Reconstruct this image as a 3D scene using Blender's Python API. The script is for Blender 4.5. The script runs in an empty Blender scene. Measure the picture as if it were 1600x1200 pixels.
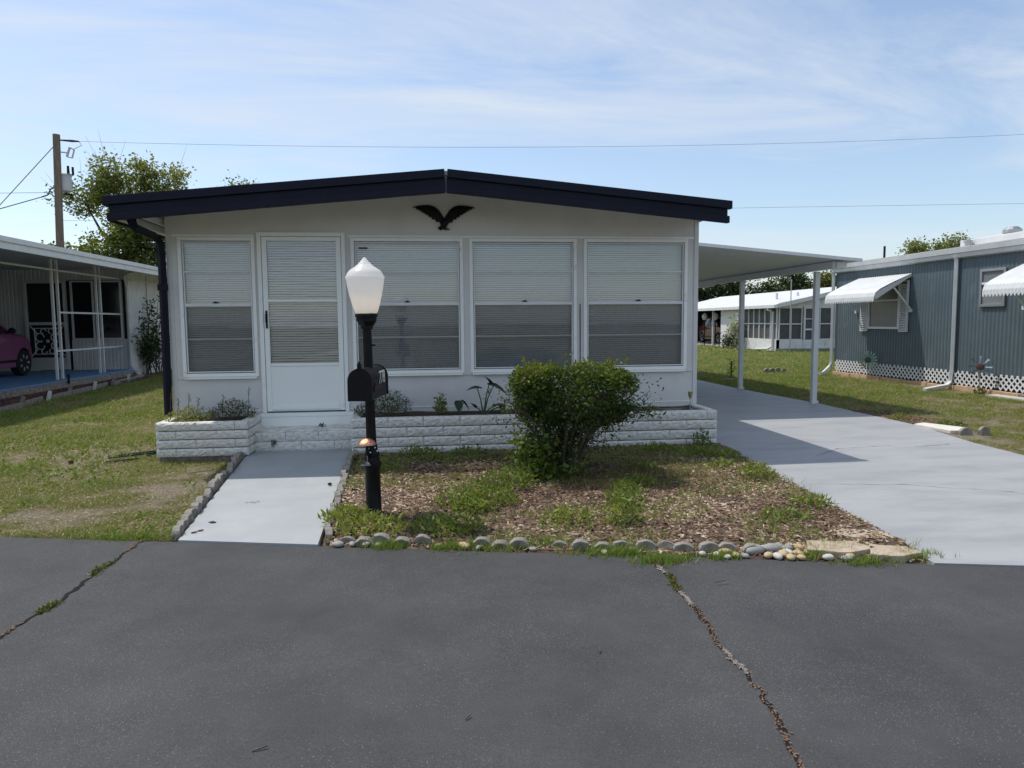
import bpy, bmesh, math, random
import numpy as np
from mathutils import Matrix, Vector

# ------------------------------------------------------------------ camera, sky, sun
scene = bpy.context.scene
C = scene.collection
R_ = math.radians
CAM_H = 1.45
cam_d = bpy.data.cameras.new('camera'); cam = bpy.data.objects.new('camera', cam_d); C.objects.link(cam)
cam_d.sensor_width = 36.0; cam_d.lens = 36.0 * 1109.0 / 1600.0
cam_d.clip_start = 0.05; cam_d.clip_end = 3000
# rows: street axes (x along house front, y into the lot, z up) seen in camera axes
RW = ((0.9934175, -0.01834297, 0.1130717), (-0.1142365, -0.08567738, 0.9897522), (-0.00846731, -0.99615407, -0.08720884))
m3 = Matrix([[r[0], -r[1], -r[2]] for r in RW])
cam.matrix_world = Matrix.Translation((0, 0, CAM_H)) @ m3.to_4x4()
scene.camera = cam

SUN_A, SUN_B = 0.418, 0.309        # shadow run per metre of height: to +x, to -y
sun_dir = Vector((-SUN_A, SUN_B, 1.0)).normalized()
sun_el = math.asin(sun_dir.z); sun_az = math.atan2(sun_dir.x, sun_dir.y)
world = bpy.data.worlds.new('World'); scene.world = world; world.use_nodes = True
nt = world.node_tree; nt.nodes.clear()
N = nt.nodes.new; Lk = nt.links.new
wo = N('ShaderNodeOutputWorld'); bg = N('ShaderNodeBackground'); sky = N('ShaderNodeTexSky')
sky.sky_type = 'NISHITA'; sky.sun_disc = False
sky.sun_elevation = sun_el; sky.sun_rotation = sun_az
sky.altitude = 0; sky.air_density = 1.0; sky.dust_density = 1.1; sky.ozone_density = 1.4
bg.inputs['Strength'].default_value = 0.15
# thin high cirrus: noise on the plane of the cloud deck
tc = N('ShaderNodeTexCoord'); sep = N('ShaderNodeSeparateXYZ'); Lk(tc.outputs['Generated'], sep.inputs[0])
zz = N('ShaderNodeMath'); zz.operation = 'ADD'; Lk(sep.outputs['Z'], zz.inputs[0]); zz.inputs[1].default_value = 0.10
zm = N('ShaderNodeMath'); zm.operation = 'MAXIMUM'; Lk(zz.outputs[0], zm.inputs[0]); zm.inputs[1].default_value = 0.05
dx = N('ShaderNodeMath'); dx.operation = 'DIVIDE'; Lk(sep.outputs['X'], dx.inputs[0]); Lk(zm.outputs[0], dx.inputs[1])
dy = N('ShaderNodeMath'); dy.operation = 'DIVIDE'; Lk(sep.outputs['Y'], dy.inputs[0]); Lk(zm.outputs[0], dy.inputs[1])
cb = N('ShaderNodeCombineXYZ'); Lk(dx.outputs[0], cb.inputs[0]); Lk(dy.outputs[0], cb.inputs[1])
mp = N('ShaderNodeMapping'); Lk(cb.outputs[0], mp.inputs[0]); mp.inputs['Rotation'].default_value = (0, 0, R_(-24)); mp.inputs['Scale'].default_value = (0.5, 1.2, 1)
n1 = N('ShaderNodeTexNoise'); n1.inputs['Scale'].default_value = 1.1; n1.inputs['Detail'].default_value = 9; n1.inputs['Roughness'].default_value = 0.64; n1.inputs['Distortion'].default_value = 1.3
Lk(mp.outputs[0], n1.inputs['Vector'])
n2 = N('ShaderNodeTexNoise'); n2.inputs['Scale'].default_value = 0.45; n2.inputs['Detail'].default_value = 4; Lk(mp.outputs[0], n2.inputs['Vector'])
mu = N('ShaderNodeMath'); mu.operation = 'MULTIPLY'; Lk(n1.outputs['Fac'], mu.inputs[0]); Lk(n2.outputs['Fac'], mu.inputs[1])
cr = N('ShaderNodeValToRGB'); cr.color_ramp.elements[0].position = 0.20; cr.color_ramp.elements[0].color = (0.10, 0.10, 0.10, 1)
cr.color_ramp.elements[1].position = 0.37; cr.color_ramp.elements[1].color = (0.80, 0.80, 0.80, 1); Lk(mu.outputs[0], cr.inputs[0])
mx = N('ShaderNodeMixRGB'); Lk(cr.outputs[0], mx.inputs[0]); Lk(sky.outputs[0], mx.inputs[1]); mx.inputs[2].default_value = (4.35, 4.75, 5.25, 1)
Lk(mx.outputs[0], bg.inputs['Color']); Lk(bg.outputs[0], wo.inputs[0])

sl = bpy.data.lights.new('sun', 'SUN'); sl.energy = 3.2; sl.angle = R_(0.6); sl.color = (1.0, 0.955, 0.88)
so = bpy.data.objects.new('sun', sl); C.objects.link(so); so.location = (-20, 30, 60)
so.rotation_euler = (-sun_dir).to_track_quat('-Z', 'Y').to_euler()
scene.view_settings.view_transform = 'Standard'; scene.view_settings.look = 'None'
scene.view_settings.exposure = 0.19; scene.view_settings.gamma = 1.0; scene.view_settings.use_curve_mapping = False

rng = np.random.default_rng(11); random.seed(5)

# ------------------------------------------------------------------ helpers
class MB:
    def __init__(s): s.v = []; s.f = []
    def add(s, vs, fs):
        b = len(s.v); s.v += [tuple(p) for p in vs]; s.f += [tuple(i + b for i in f) for f in fs]; return s
    def box(s, x0, x1, y0, y1, z0, z1):
        v = [(x0,y0,z0),(x1,y0,z0),(x1,y1,z0),(x0,y1,z0),(x0,y0,z1),(x1,y0,z1),(x1,y1,z1),(x0,y1,z1)]
        return s.add(v, [(0,3,2,1),(4,5,6,7),(0,1,5,4),(1,2,6,5),(2,3,7,6),(3,0,4,7)])
    def bar(s, a, b, w, h=None, up=(0,0,1)):      # rectangular bar between two points
        h = h or w; a = Vector(a); b = Vector(b); d = (b-a).normalized(); u = Vector(up)
        if abs(d.dot(u)) > .97: u = Vector((0,1,0))
        r = d.cross(u).normalized(); u = r.cross(d).normalized(); vs = []
        for p in (a, b):
            for sx, sz in ((-1,-1),(1,-1),(1,1),(-1,1)): vs.append(p + r*(sx*w/2) + u*(sz*h/2))
        return s.add(vs, [(0,3,2,1),(4,5,6,7),(0,1,5,4),(1,2,6,5),(2,3,7,6),(3,0,4,7)])
    def tube(s, pts, rad, n=8, cap=True):
        pts = [Vector(p) for p in pts]; m = len(pts)
        if not isinstance(rad, (list, tuple)): rad = [rad]*m
        vs = []; fs = []; ref = None
        for i, p in enumerate(pts):
            d = (pts[min(i+1,m-1)] - pts[max(i-1,0)]).normalized()
            if ref is None: ref = Vector((1,0,0)) if abs(d.x) < .8 else Vector((0,1,0))
            r = (ref - d*ref.dot(d)).normalized(); u = d.cross(r); ref = r
            for k in range(n):
                a = 2*math.pi*k/n; vs.append(p + (r*math.cos(a) + u*math.sin(a))*rad[i])
        for i in range(m-1):
            for k in range(n):
                k2 = (k+1) % n; fs.append((i*n+k, i*n+k2, (i+1)*n+k2, (i+1)*n+k))
        if cap: fs += [tuple(range(n))[::-1], tuple((m-1)*n+k for k in range(n))]
        return s.add(vs, fs)
    def lathe(s, prof, n=20, c=(0,0,0), axis='z', flute=0, fd=0):
        vs = []; fs = []; m = len(prof)
        for r, z in prof:
            for k in range(n):
                a = 2*math.pi*k/n; rr = r*(1 - (fd if flute and (k % flute) == 0 else 0))
                p = (rr*math.cos(a), rr*math.sin(a), z)
                if axis == 'y': p = (p[0], p[2], p[1])
                if axis == 'x': p = (p[2], p[0], p[1])
                vs.append((p[0]+c[0], p[1]+c[1], p[2]+c[2]))
        for i in range(m-1):
            for k in range(n):
                k2 = (k+1) % n; q = (i*n+k, i*n+k2, (i+1)*n+k2, (i+1)*n+k)
                fs.append(q if axis != 'y' else q[::-1])
        e = [tuple(range(n))[::-1], tuple((m-1)*n+k for k in range(n))]
        fs += e if axis != 'y' else [t[::-1] for t in e]
        return s.add(vs, fs)
    def prism(s, poly, a, b, plane='xz'):          # polygon (2-D) extruded from a to b along the third axis
        def P(q, t): return {'xz': (q[0], t, q[1]), 'yz': (t, q[0], q[1]), 'xy': (q[0], q[1], t)}[plane]
        n = len(poly); vs = [P(q, a) for q in poly] + [P(q, b) for q in poly]
        fs = [tuple(range(n)), tuple(range(2*n-1, n-1, -1))] + [(i, i+n, (i+1) % n + n, (i+1) % n) for i in range(n)]
        return s.add(vs, fs)
    def xf(s, M):
        s.v = [tuple(M @ Vector(p)) for p in s.v]; return s

def link(name, me, mat, parent=None):
    o = bpy.data.objects.new(name, me); C.objects.link(o)
    if mat is not None:
        for m in (mat if isinstance(mat, (list, tuple)) else [mat]): me.materials.append(m)
    if parent is not None:
        o.parent = parent; o.matrix_parent_inverse = MW[parent.name].inverted()
    MW[o.name] = Matrix.Identity(4)
    return o
MW = {}
def obj(name, mb, mat, parent=None, smooth=False, bevel=0, kind=None, label=None):
    me = bpy.data.meshes.new(name); me.from_pydata(mb.v, [], mb.f); me.validate()
    bm = bmesh.new(); bm.from_mesh(me); bmesh.ops.recalc_face_normals(bm, faces=bm.faces)
    if bevel: bmesh.ops.bevel(bm, geom=[e for e in bm.edges], offset=bevel, segments=2, affect='EDGES', profile=.6, clamp_overlap=True)
    if smooth:
        for f in bm.faces: f.smooth = True
        for e in bm.edges:
            if len(e.link_faces) == 2 and e.calc_face_angle(0) > R_(38): e.smooth = False
    bm.to_mesh(me); bm.free()
    o = link(name, me, mat, parent)
    if kind: o['kind'] = kind
    if label: o['label'] = label
    return o
def T(name, loc, label, cat, group=None):
    o = bpy.data.objects.new(name, None); C.objects.link(o); o.location = loc; o.empty_display_size = .1
    MW[o.name] = Matrix.Translation(loc); o['label'] = label; o['category'] = cat
    if group: o['group'] = group
    return o
def tag(o, label, cat, group=None):
    o['label'] = label; o['category'] = cat
    if group: o['group'] = group
    return o
def npm(name, V, F, mat, parent=None, v=None, kind=None, smooth=False):   # mesh from arrays, v = one value per vertex
    V = np.asarray(V, np.float32); F = np.asarray(F, np.int32); k = F.shape[1]
    me = bpy.data.meshes.new(name); me.vertices.add(len(V)); me.vertices.foreach_set('co', V.ravel())
    me.loops.add(F.size); me.loops.foreach_set('vertex_index', F.ravel())
    me.polygons.add(len(F)); me.polygons.foreach_set('loop_start', np.arange(0, F.size, k, dtype=np.int32))
    me.polygons.foreach_set('loop_total', np.full(len(F), k, np.int32))
    if smooth: me.polygons.foreach_set('use_smooth', np.ones(len(F), bool))
    me.update(calc_edges=True)
    if v is not None:
        a = me.attributes.new('v', 'FLOAT', 'POINT'); a.data.foreach_set('value', np.asarray(v, np.float32))
    o = link(name, me, mat, parent)
    if kind: o['kind'] = kind
    return o
def hsh(i, j, s): 
    n = (i*374761393 + j*668265263 + s*974711) & 0x7fffffff; n = ((n ^ (n >> 13)) * 1274126177) & 0x7fffffff
    return ((n ^ (n >> 16)) & 0xffff) / 65535.0
def vn(x, y, s=0):
    x = np.asarray(x, float); y = np.asarray(y, float); i = np.floor(x).astype(np.int64); j = np.floor(y).astype(np.int64)
    u = x - i; w = y - j; u = u*u*(3-2*u); w = w*w*(3-2*w)
    return (hsh(i,j,s)*(1-u) + hsh(i+1,j,s)*u)*(1-w) + (hsh(i,j+1,s)*(1-u) + hsh(i+1,j+1,s)*u)*w
def fbm(x, y, s=0, o=4): return sum(vn(np.asarray(x)*2**k, np.asarray(y)*2**k, s+k) * .5**(k+1) for k in range(o)) / (1 - .5**o)

def leaf_arrays(P, size, asp=.45, up=.3, fold=.25, droop=0):
    n = len(P); d = rng.normal(size=(n,3)); d[:,2] = d[:,2]*(.7) + up - droop; d /= np.linalg.norm(d, axis=1)[:,None]
    r = rng.normal(size=(n,3)); r -= d*(r*d).sum(1)[:,None]; r /= np.linalg.norm(r, axis=1)[:,None]; u = np.cross(d, r)
    s = (np.asarray(size)*rng.uniform(.6,1.3,n))[:,None]
    V = np.stack([P, P + d*s*.5 + r*s*asp*.5 + u*s*fold*.3, P + d*s, P + d*s*.5 - r*s*asp*.5 + u*s*fold*.3], 1).reshape(-1,3)
    b = (np.arange(n)*4)[:,None]; F = np.concatenate([b + [0,1,2], b + [0,2,3]], 1).reshape(-1,3)
    return V, F
def leaves(name, P, size, mat, parent=None, v=None, kind=None, **kw):
    V, F = leaf_arrays(np.asarray(P), size, **kw); n = len(P)
    vv = rng.uniform(0,1,n) if v is None else np.clip(v + rng.normal(0,.13,n), 0, 1)
    return npm(name, V, F, mat, parent, np.repeat(vv, 4), kind)
def blade_arrays(P, h, w, lean=.5):
    n = len(P); a = rng.uniform(0, 2*np.pi, n); h = h*rng.uniform(.5,1.3,n); l = rng.uniform(0,lean,n)*h; b = rng.uniform(0,2*np.pi,n)
    dx = np.stack([np.cos(a), np.sin(a), np.zeros(n)], 1)*(w/2); t = np.stack([np.cos(b)*l, np.sin(b)*l, h], 1)
    V = np.stack([P - dx, P + dx, P + t], 1).reshape(-1,3); F = np.arange(3*n).reshape(-1,3)
    return V, F

# ------------------------------------------------------------------ materials
MATS = {}
def mat(name, c1, c2=None, rough=.7, scale=8, detail=6, bump=0, bscale=None, metal=0, spec=.4, c3=None, c3scale=1.5, c3lo=.55, c3hi=.7, stretch=None, rvar=0, lo=.35, hi=.65):
    m = bpy.data.materials.new(name); m.use_nodes = True; t = m.node_tree; p = t.nodes['Principled BSDF']
    p.inputs['Roughness'].default_value = rough; p.inputs['Metallic'].default_value = metal; p.inputs['Specular IOR Level'].default_value = spec
    c1 = tuple(c1) + (1,); p.inputs['Base Color'].default_value = c1; L = t.links.new
    tcn = t.nodes.new('ShaderNodeTexCoord'); vec = tcn.outputs['Object']
    if stretch:
        mpn = t.nodes.new('ShaderNodeMapping'); mpn.inputs['Scale'].default_value = stretch; L(vec, mpn.inputs[0]); vec = mpn.outputs[0]
    col = None
    if c2 is not None:
        n = t.nodes.new('ShaderNodeTexNoise'); n.inputs['Scale'].default_value = scale; n.inputs['Detail'].default_value = detail; n.inputs['Roughness'].default_value = .62; L(vec, n.inputs['Vector'])
        r = t.nodes.new('ShaderNodeValToRGB'); r.color_ramp.elements[0].color = c1; r.color_ramp.elements[1].color = tuple(c2)+(1,)
        r.color_ramp.elements[0].position = lo; r.color_ramp.elements[1].position = hi; L(n.outputs['Fac'], r.inputs[0]); col = r.outputs[0]
        if c3 is not None:
            n3 = t.nodes.new('ShaderNodeTexNoise'); n3.inputs['Scale'].default_value = c3scale; n3.inputs['Detail'].default_value = 8; n3.inputs['Roughness'].default_value = .65; L(vec, n3.inputs['Vector'])
            r3 = t.nodes.new('ShaderNodeMapRange'); r3.inputs['From Min'].default_value = c3lo; r3.inputs['From Max'].default_value = c3hi; L(n3.outputs['Fac'], r3.inputs[0])
            mixn = t.nodes.new('ShaderNodeMixRGB'); L(r3.outputs[0], mixn.inputs[0]); L(col, mixn.inputs[1]); mixn.inputs[2].default_value = tuple(c3)+(1,); col = mixn.outputs[0]
        L(col, p.inputs['Base Color'])
        if rvar:
            rr = t.nodes.new('ShaderNodeMapRange'); rr.inputs['To Min'].default_value = rough - rvar; rr.inputs['To Max'].default_value = rough + rvar; L(n.outputs['Fac'], rr.inputs[0]); L(rr.outputs[0], p.inputs['Roughness'])
    if bump:
        nb = t.nodes.new('ShaderNodeTexNoise'); nb.inputs['Scale'].default_value = bscale or scale*4; nb.inputs['Detail'].default_value = 5; L(vec, nb.inputs['Vector'])
        b = t.nodes.new('ShaderNodeBump'); b.inputs['Strength'].default_value = bump; b.inputs['Distance'].default_value = .01; L(nb.outputs['Fac'], b.inputs['Height']); L(b.outputs[0], p.inputs['Normal'])
    MATS[name] = m; return m
def leafmat(name, stops, trans=.35, rough=.5):
    m = bpy.data.materials.new(name); m.use_nodes = True; t = m.node_tree; p = t.nodes['Principled BSDF']; L = t.links.new
    a = t.nodes.new('ShaderNodeAttribute'); a.attribute_name = 'v'; r = t.nodes.new('ShaderNodeValToRGB'); e = r.color_ramp.elements
    e[0].position = 0; e[0].color = tuple(stops[0])+(1,); e[1].position = 1; e[1].color = tuple(stops[-1])+(1,)
    for i, s in enumerate(stops[1:-1]): x = e.new((i+1)/(len(stops)-1)); x.color = tuple(s)+(1,)
    L(a.outputs['Fac'], r.inputs[0]); L(r.outputs[0], p.inputs['Base Color']); p.inputs['Roughness'].default_value = rough; p.inputs['Specular IOR Level'].default_value = .35
    tr = t.nodes.new('ShaderNodeBsdfTranslucent'); g = t.nodes.new('ShaderNodeMixRGB'); g.blend_type = 'MULTIPLY'; g.inputs[0].default_value = 1; g.inputs[2].default_value = (1.25,1.2,.55,1)
    L(r.outputs[0], g.inputs[1]); L(g.outputs[0], tr.inputs['Color']); mix = t.nodes.new('ShaderNodeMixShader'); mix.inputs[0].default_value = trans
    L(p.outputs[0], mix.inputs[1]); L(tr.outputs[0], mix.inputs[2]); L(mix.outputs[0], t.nodes['Material Output'].inputs['Surface'])
    MATS[name] = m; return m
def glassmat(name, tint=(.985,.99,.99), refl=1.0):
    m = bpy.data.materials.new(name); m.use_nodes = True; t = m.node_tree; t.nodes.remove(t.nodes['Principled BSDF']); L = t.links.new
    tr = t.nodes.new('ShaderNodeBsdfTransparent'); tr.inputs[0].default_value = tuple(tint)+(1,)
    gl = t.nodes.new('ShaderNodeBsdfGlossy'); gl.inputs['Roughness'].default_value = .015
    nz = t.nodes.new('ShaderNodeTexNoise'); nz.inputs['Scale'].default_value = 1.6; b = t.nodes.new('ShaderNodeBump'); b.inputs['Strength'].default_value = .05; b.inputs['Distance'].default_value = .02
    tcn = t.nodes.new('ShaderNodeTexCoord'); L(tcn.outputs['Object'], nz.inputs['Vector']); L(nz.outputs['Fac'], b.inputs['Height']); L(b.outputs[0], gl.inputs['Normal'])
    fr = t.nodes.new('ShaderNodeFresnel'); fr.inputs[0].default_value = 1.5; mu_ = t.nodes.new('ShaderNodeMath'); mu_.operation = 'MULTIPLY_ADD'; L(fr.outputs[0], mu_.inputs[0]); mu_.inputs[1].default_value = refl; mu_.inputs[2].default_value = .055
    mix = t.nodes.new('ShaderNodeMixShader'); L(mu_.outputs[0], mix.inputs[0]); L(tr.outputs[0], mix.inputs[1]); L(gl.outputs[0], mix.inputs[2]); L(mix.outputs[0], t.nodes['Material Output'].inputs['Surface'])
    MATS[name] = m; return m
def screenmat(name, col, op):
    m = bpy.data.materials.new(name); m.use_nodes = True; t = m.node_tree; p = t.nodes['Principled BSDF']; p.inputs['Base Color'].default_value = tuple(col)+(1,); p.inputs['Roughness'].default_value = .8
    p.inputs['Alpha'].default_value = op; MATS[name] = m; return m

wall_m = mat('wall_paint', (.64,.63,.61), (.68,.67,.65), .75, 3, bump=.08, bscale=90, c3=(.56,.55,.53), c3scale=1.4, c3lo=.5, c3hi=.75)
trim_m = mat('trim_paint', (.85,.845,.81), (.88,.875,.845), .5, 6, c3=(.55,.57,.55), c3scale=5, c3lo=.6, c3hi=.75)
door_m = mat('door_paint', (.86,.88,.845), (.89,.90,.87), .45, 2.5, c3=(.76,.78,.75), c3scale=4, c3lo=.6, c3hi=.8)
alu_m = mat('white_aluminium', (.66,.68,.68), (.74,.75,.75), .4, 5)
navy_m = mat('navy_metal', (.007,.008,.018), (.010,.011,.024), .5, 4, spec=.18)
roof_m = mat('white_roof', (.56,.57,.57), (.63,.63,.62), .6, 3, c3=(.5,.5,.48), c3scale=1.2)
dark_m = mat('dark_interior', (.02,.02,.022), rough=.9)
black_m = mat('black_metal', (.004,.004,.005), (.008,.008,.009), .42, 12, bump=.08, spec=.2, c3=(.03,.03,.03), c3scale=14, c3lo=.62, c3hi=.8)
blind_m = mat('blind_slats', (.90,.90,.89), rough=.5)
glass_m = glassmat('window_glass'); dglass_m = glassmat('dark_glass', (.5,.55,.58), 1.0)
screen_m = screenmat('insect_screen', (.075,.082,.092), .36)
globe_m = bpy.data.materials.new('globe_plastic'); globe_m.use_nodes = True
_t = globe_m.node_tree; _p = _t.nodes['Principled BSDF']; _p.inputs['Base Color'].default_value = (.88,.88,.87,1); _p.inputs['Roughness'].default_value = .35
_tr = _t.nodes.new('ShaderNodeBsdfTranslucent'); _tr.inputs[0].default_value = (.93,.92,.90,1); _mx = _t.nodes.new('ShaderNodeMixShader'); _mx.inputs[0].default_value = .55
_t.links.new(_p.outputs[0], _mx.inputs[1]); _t.links.new(_tr.outputs[0], _mx.inputs[2]); _t.links.new(_mx.outputs[0], _t.nodes['Material Output'].inputs['Surface'])
bulb_m = bpy.data.materials.new('lit_bulb'); bulb_m.use_nodes = True; _p = bulb_m.node_tree.nodes['Principled BSDF']; _p.inputs['Emission Color'].default_value = (1,.78,.55,1); _p.inputs['Emission Strength'].default_value = 2.4
block_m = mat('painted_split_block', (.66,.65,.60), (.93,.92,.88), .9, 40, bump=.45, bscale=110, c3=(.40,.36,.31), c3scale=11, c3lo=.46, c3hi=.68, stretch=(.6,1,1.6))
conc_m = mat('concrete_edging', (.19,.17,.145), (.32,.295,.26), .9, 14, bump=.7, bscale=90, c3=(.07,.06,.05), c3scale=11)
drive_m = mat('painted_drive', (.305,.312,.318), (.35,.355,.357), .62, 1.6, 8, bump=.15, bscale=60, c3=(.235,.242,.248), c3scale=2.0, c3lo=.47, c3hi=.78, stretch=(.55,1.5,1), rvar=.08)
walk_m = mat('painted_walk', (.325,.345,.355), (.37,.39,.395), .65, 2.5, 8, bump=.12, bscale=60, c3=(.31,.33,.34), c3scale=3, c3lo=.55, c3hi=.75)
soil_m = mat('soil', (.035,.025,.018), (.08,.055,.04), .95, 25, bump=.8)
stone_m = mat('flagstone', (.36,.28,.20), (.46,.38,.29), .85, 14, bump=.5, c3=(.24,.20,.15), c3scale=6)
pebg_m = mat('grey_pebble', (.22,.215,.20), (.36,.35,.33), .7, 12, bump=.2)
peby_m = mat('yellow_pebble', (.42,.30,.15), (.52,.41,.24), .65, 12, bump=.2)
pebw_m = mat('white_pebble', (.46,.43,.38), (.56,.53,.48), .65, 12, bump=.2)
bark_m = mat('bark', (.06,.045,.03), (.14,.11,.08), .9, 30, bump=.8)
pole_m = mat('weathered_pole', (.13,.10,.075), (.21,.17,.13), .9, 4, bump=.4, stretch=(6,6,.6))
copper_m = mat('copper', (.55,.22,.12), (.75,.40,.26), .3, 60, metal=.85, bump=.5, bscale=150)
steel_m = mat('steel', (.45,.45,.45), rough=.35, metal=.9)
# ------------------------------------------------------------------ ground, road, drive, walk, bed
def road_y(x): return 4.47 - .235*np.asarray(x, float)
DRIVE = [(2.93,3.77),(2.99,4.475),(3.10,5.72),(3.25,7.19),(3.27,8.42),(3.262,22),(6.42,22),(6.42,14.1),(6.60,11.46),(6.52,8.87),(6.22,7.43),(6.16,6.69),(6.35,4.6),(6.75,2.88)]
WALK = [(-1.70,4.862),(-.755,4.64),(-.905,8.0),(-2.0,8.0)]
BED = [(-.70,4.62),(2.93,3.76),(3.0,4.475),(3.1,5.72),(3.25,7.19),(3.26,7.76),(-.86,7.76)]
def inpoly(x, y, P):
    r = np.zeros(np.shape(x), bool); j = len(P)-1
    for i in range(len(P)):
        (xi, yi), (xj, yj) = P[i], P[j]
        c = ((yi > y) != (yj > y)) & (x < (xj-xi)*(y-yi)/(yj-yi+1e-12) + xi); r ^= c; j = i
    return r
def spot(x, y, cx, cy, rx, ry): return np.exp(-(((x-cx)/rx)**2 + ((y-cy)/ry)**2))
def green(x, y):                                  # how grassy the lawn is, 0 sand .. 1 lush
    g = .52 + .55*(fbm(x*.55+3, y*.55, 3) - .4) + 1.0*(fbm(x*3.4, y*2.6, 9, 4) - .5) + .5*(vn(x*13, y*11, 88) - .5)
    near = np.clip((11 - y)/6, 0, 1); g = g - .18*near*(fbm(x*1.1, y*.9, 21, 3))
    for a in ((-3.75,8.4,.7,.55,.75),(-3.35,7.3,.45,.3,.6),(-3.1,5.75,.4,.18,.65),(-2.3,6.3,.3,.8,.45),(-4.4,7.6,.35,.3,.3),(-5.2,11,.5,.3,.45),(-2.0,5.2,.2,.25,.5),(6.6,8.0,.3,.8,.6),(6.5,6.6,.3,.7,.55),(8,9,.6,.5,.3),(7.4,16.8,.5,.4,.5),(10.4,13.5,.15,9,.5)): g = g - .80*a[4]*spot(x, y, *a[:4])*(.35 + 1.3*fbm(x*5, y*4, 51, 3))
    for a in ((-3.4,5.25,.8,.12,.35),(-2.35,5.02,.45,.12,.5),(-4.6,7.4,.45,.35,.5),(-3.15,6.7,.4,.22,.4),(-5.5,5.7,2,.2,.4)): g = g + a[4]*spot(x, y, *a[:4])
    return np.clip(g + .22*np.clip((y-12)/8, 0, 1), 0, 1)

lawn_g = bpy.data.materials.new('lawn_soil'); lawn_g.use_nodes = True
_t = lawn_g.node_tree; _p = _t.nodes['Principled BSDF']; _p.inputs['Roughness'].default_value = .95; _p.inputs['Specular IOR Level'].default_value = .1
_tc = _t.nodes.new('ShaderNodeTexCoord'); _a = _t.nodes.new('ShaderNodeAttribute'); _a.attribute_name = 'v'
def _noise(sc, de=8):
    n = _t.nodes.new('ShaderNodeTexNoise'); n.inputs['Scale'].default_value = sc; n.inputs['Detail'].default_value = de; n.inputs['Roughness'].default_value = .7; _t.links.new(_tc.outputs['Object'], n.inputs['Vector']); return n
def _ramp(src, a, b, lo=.3, hi=.7):
    r = _t.nodes.new('ShaderNodeValToRGB'); r.color_ramp.elements[0].color = a+(1,); r.color_ramp.elements[1].color = b+(1,); r.color_ramp.elements[0].position = lo; r.color_ramp.elements[1].position = hi; _t.links.new(src, r.inputs[0]); return r.outputs[0]
_na = _noise(40); _nb = _noise(22); _nc = _noise(9)
_sand = _ramp(_na.outputs['Fac'], (.10,.08,.052), (.42,.36,.28)); _gr = _ramp(_nb.outputs['Fac'], (.06,.062,.02), (.20,.18,.075))
_ad = _t.nodes.new('ShaderNodeMath'); _ad.operation = 'ADD'; _t.links.new(_a.outputs['Fac'], _ad.inputs[0]); _t.links.new(_nc.outputs['Fac'], _ad.inputs[1])
_mr = _t.nodes.new('ShaderNodeMapRange'); _mr.inputs['From Min'].default_value = .66; _mr.inputs['From Max'].default_value = .98; _t.links.new(_ad.outputs[0], _mr.inputs[0])
_mm = _t.nodes.new('ShaderNodeMixRGB'); _t.links.new(_mr.outputs[0], _mm.inputs[0]); _t.links.new(_sand, _mm.inputs[1]); _t.links.new(_gr, _mm.inputs[2]); _t.links.new(_mm.outputs[0], _p.inputs['Base Color'])
_b = _t.nodes.new('ShaderNodeBump'); _b.inputs['Strength'].default_value = 1.0; _b.inputs['Distance'].default_value = .04; _t.links.new(_na.outputs['Fac'], _b.inputs['Height']); _t.links.new(_b.outputs[0], _p.inputs['Normal'])

gx = np.concatenate([[-600,-200,-80,-40], np.arange(-20, 20.01, .16), [40,80,200,600]]); gy = np.concatenate([[-300,-80,-20], np.arange(-6, 30.01, .16), [45,80,200,900]])
GX, GY = np.meshgrid(gx, gy); nx = len(gx)
GZ = .025*(fbm(GX*.8, GY*.8, 31) - .5); GZ = np.where((GY > road_y(GX) + .25) & (GY < 29.9) & (abs(GX) < 19.9), GZ, -.03)
ind = inpoly(GX, GY, DRIVE) | inpoly(GX, GY, WALK); GZ = np.where(ind, -.05, GZ)
i0 = (np.arange(len(gy)-1)[:,None]*nx + np.arange(nx-1)[None,:]).ravel(); GF = np.stack([i0, i0+1, i0+nx+1, i0+nx], 1)
gro = npm('ground', np.stack([GX.ravel(), GY.ravel(), GZ.ravel()], 1), GF, lawn_g, v=green(GX.ravel(), GY.ravel()), smooth=True); gro['kind'] = 'structure'

# asphalt
asph = bpy.data.materials.new('asphalt'); asph.use_nodes = True; _t = asph.node_tree; _p = _t.nodes['Principled BSDF']; _p.inputs['Roughness'].default_value = .8; _p.inputs['Specular IOR Level'].default_value = .3
_tc = _t.nodes.new('ShaderNodeTexCoord'); _n1 = _noise(1.3, 6); _base = _ramp(_n1.outputs['Fac'], (.042,.0425,.044), (.074,.0745,.076), .28, .74)
_vo = _t.nodes.new('ShaderNodeTexVoronoi'); _vo.inputs['Scale'].default_value = 260; _t.links.new(_tc.outputs['Object'], _vo.inputs['Vector'])
_sp = _t.nodes.new('ShaderNodeSeparateColor'); _t.links.new(_vo.outputs['Color'], _sp.inputs[0])
_nw = _noise(.9, 5); _wr = _t.nodes.new('ShaderNodeMapRange'); _wr.inputs['From Min'].default_value = .44; _wr.inputs['From Max'].default_value = .70; _wr.inputs['To Min'].default_value = .998; _wr.inputs['To Max'].default_value = .86; _t.links.new(_nw.outputs['Fac'], _wr.inputs[0])
_gt = _t.nodes.new('ShaderNodeMath'); _gt.operation = 'GREATER_THAN'; _t.links.new(_sp.outputs[0], _gt.inputs[0]); _t.links.new(_wr.outputs[0], _gt.inputs[1])
_ds = _t.nodes.new('ShaderNodeMath'); _ds.operation = 'LESS_THAN'; _t.links.new(_vo.outputs['Distance'], _ds.inputs[0]); _ds.inputs[1].default_value = .42
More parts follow.
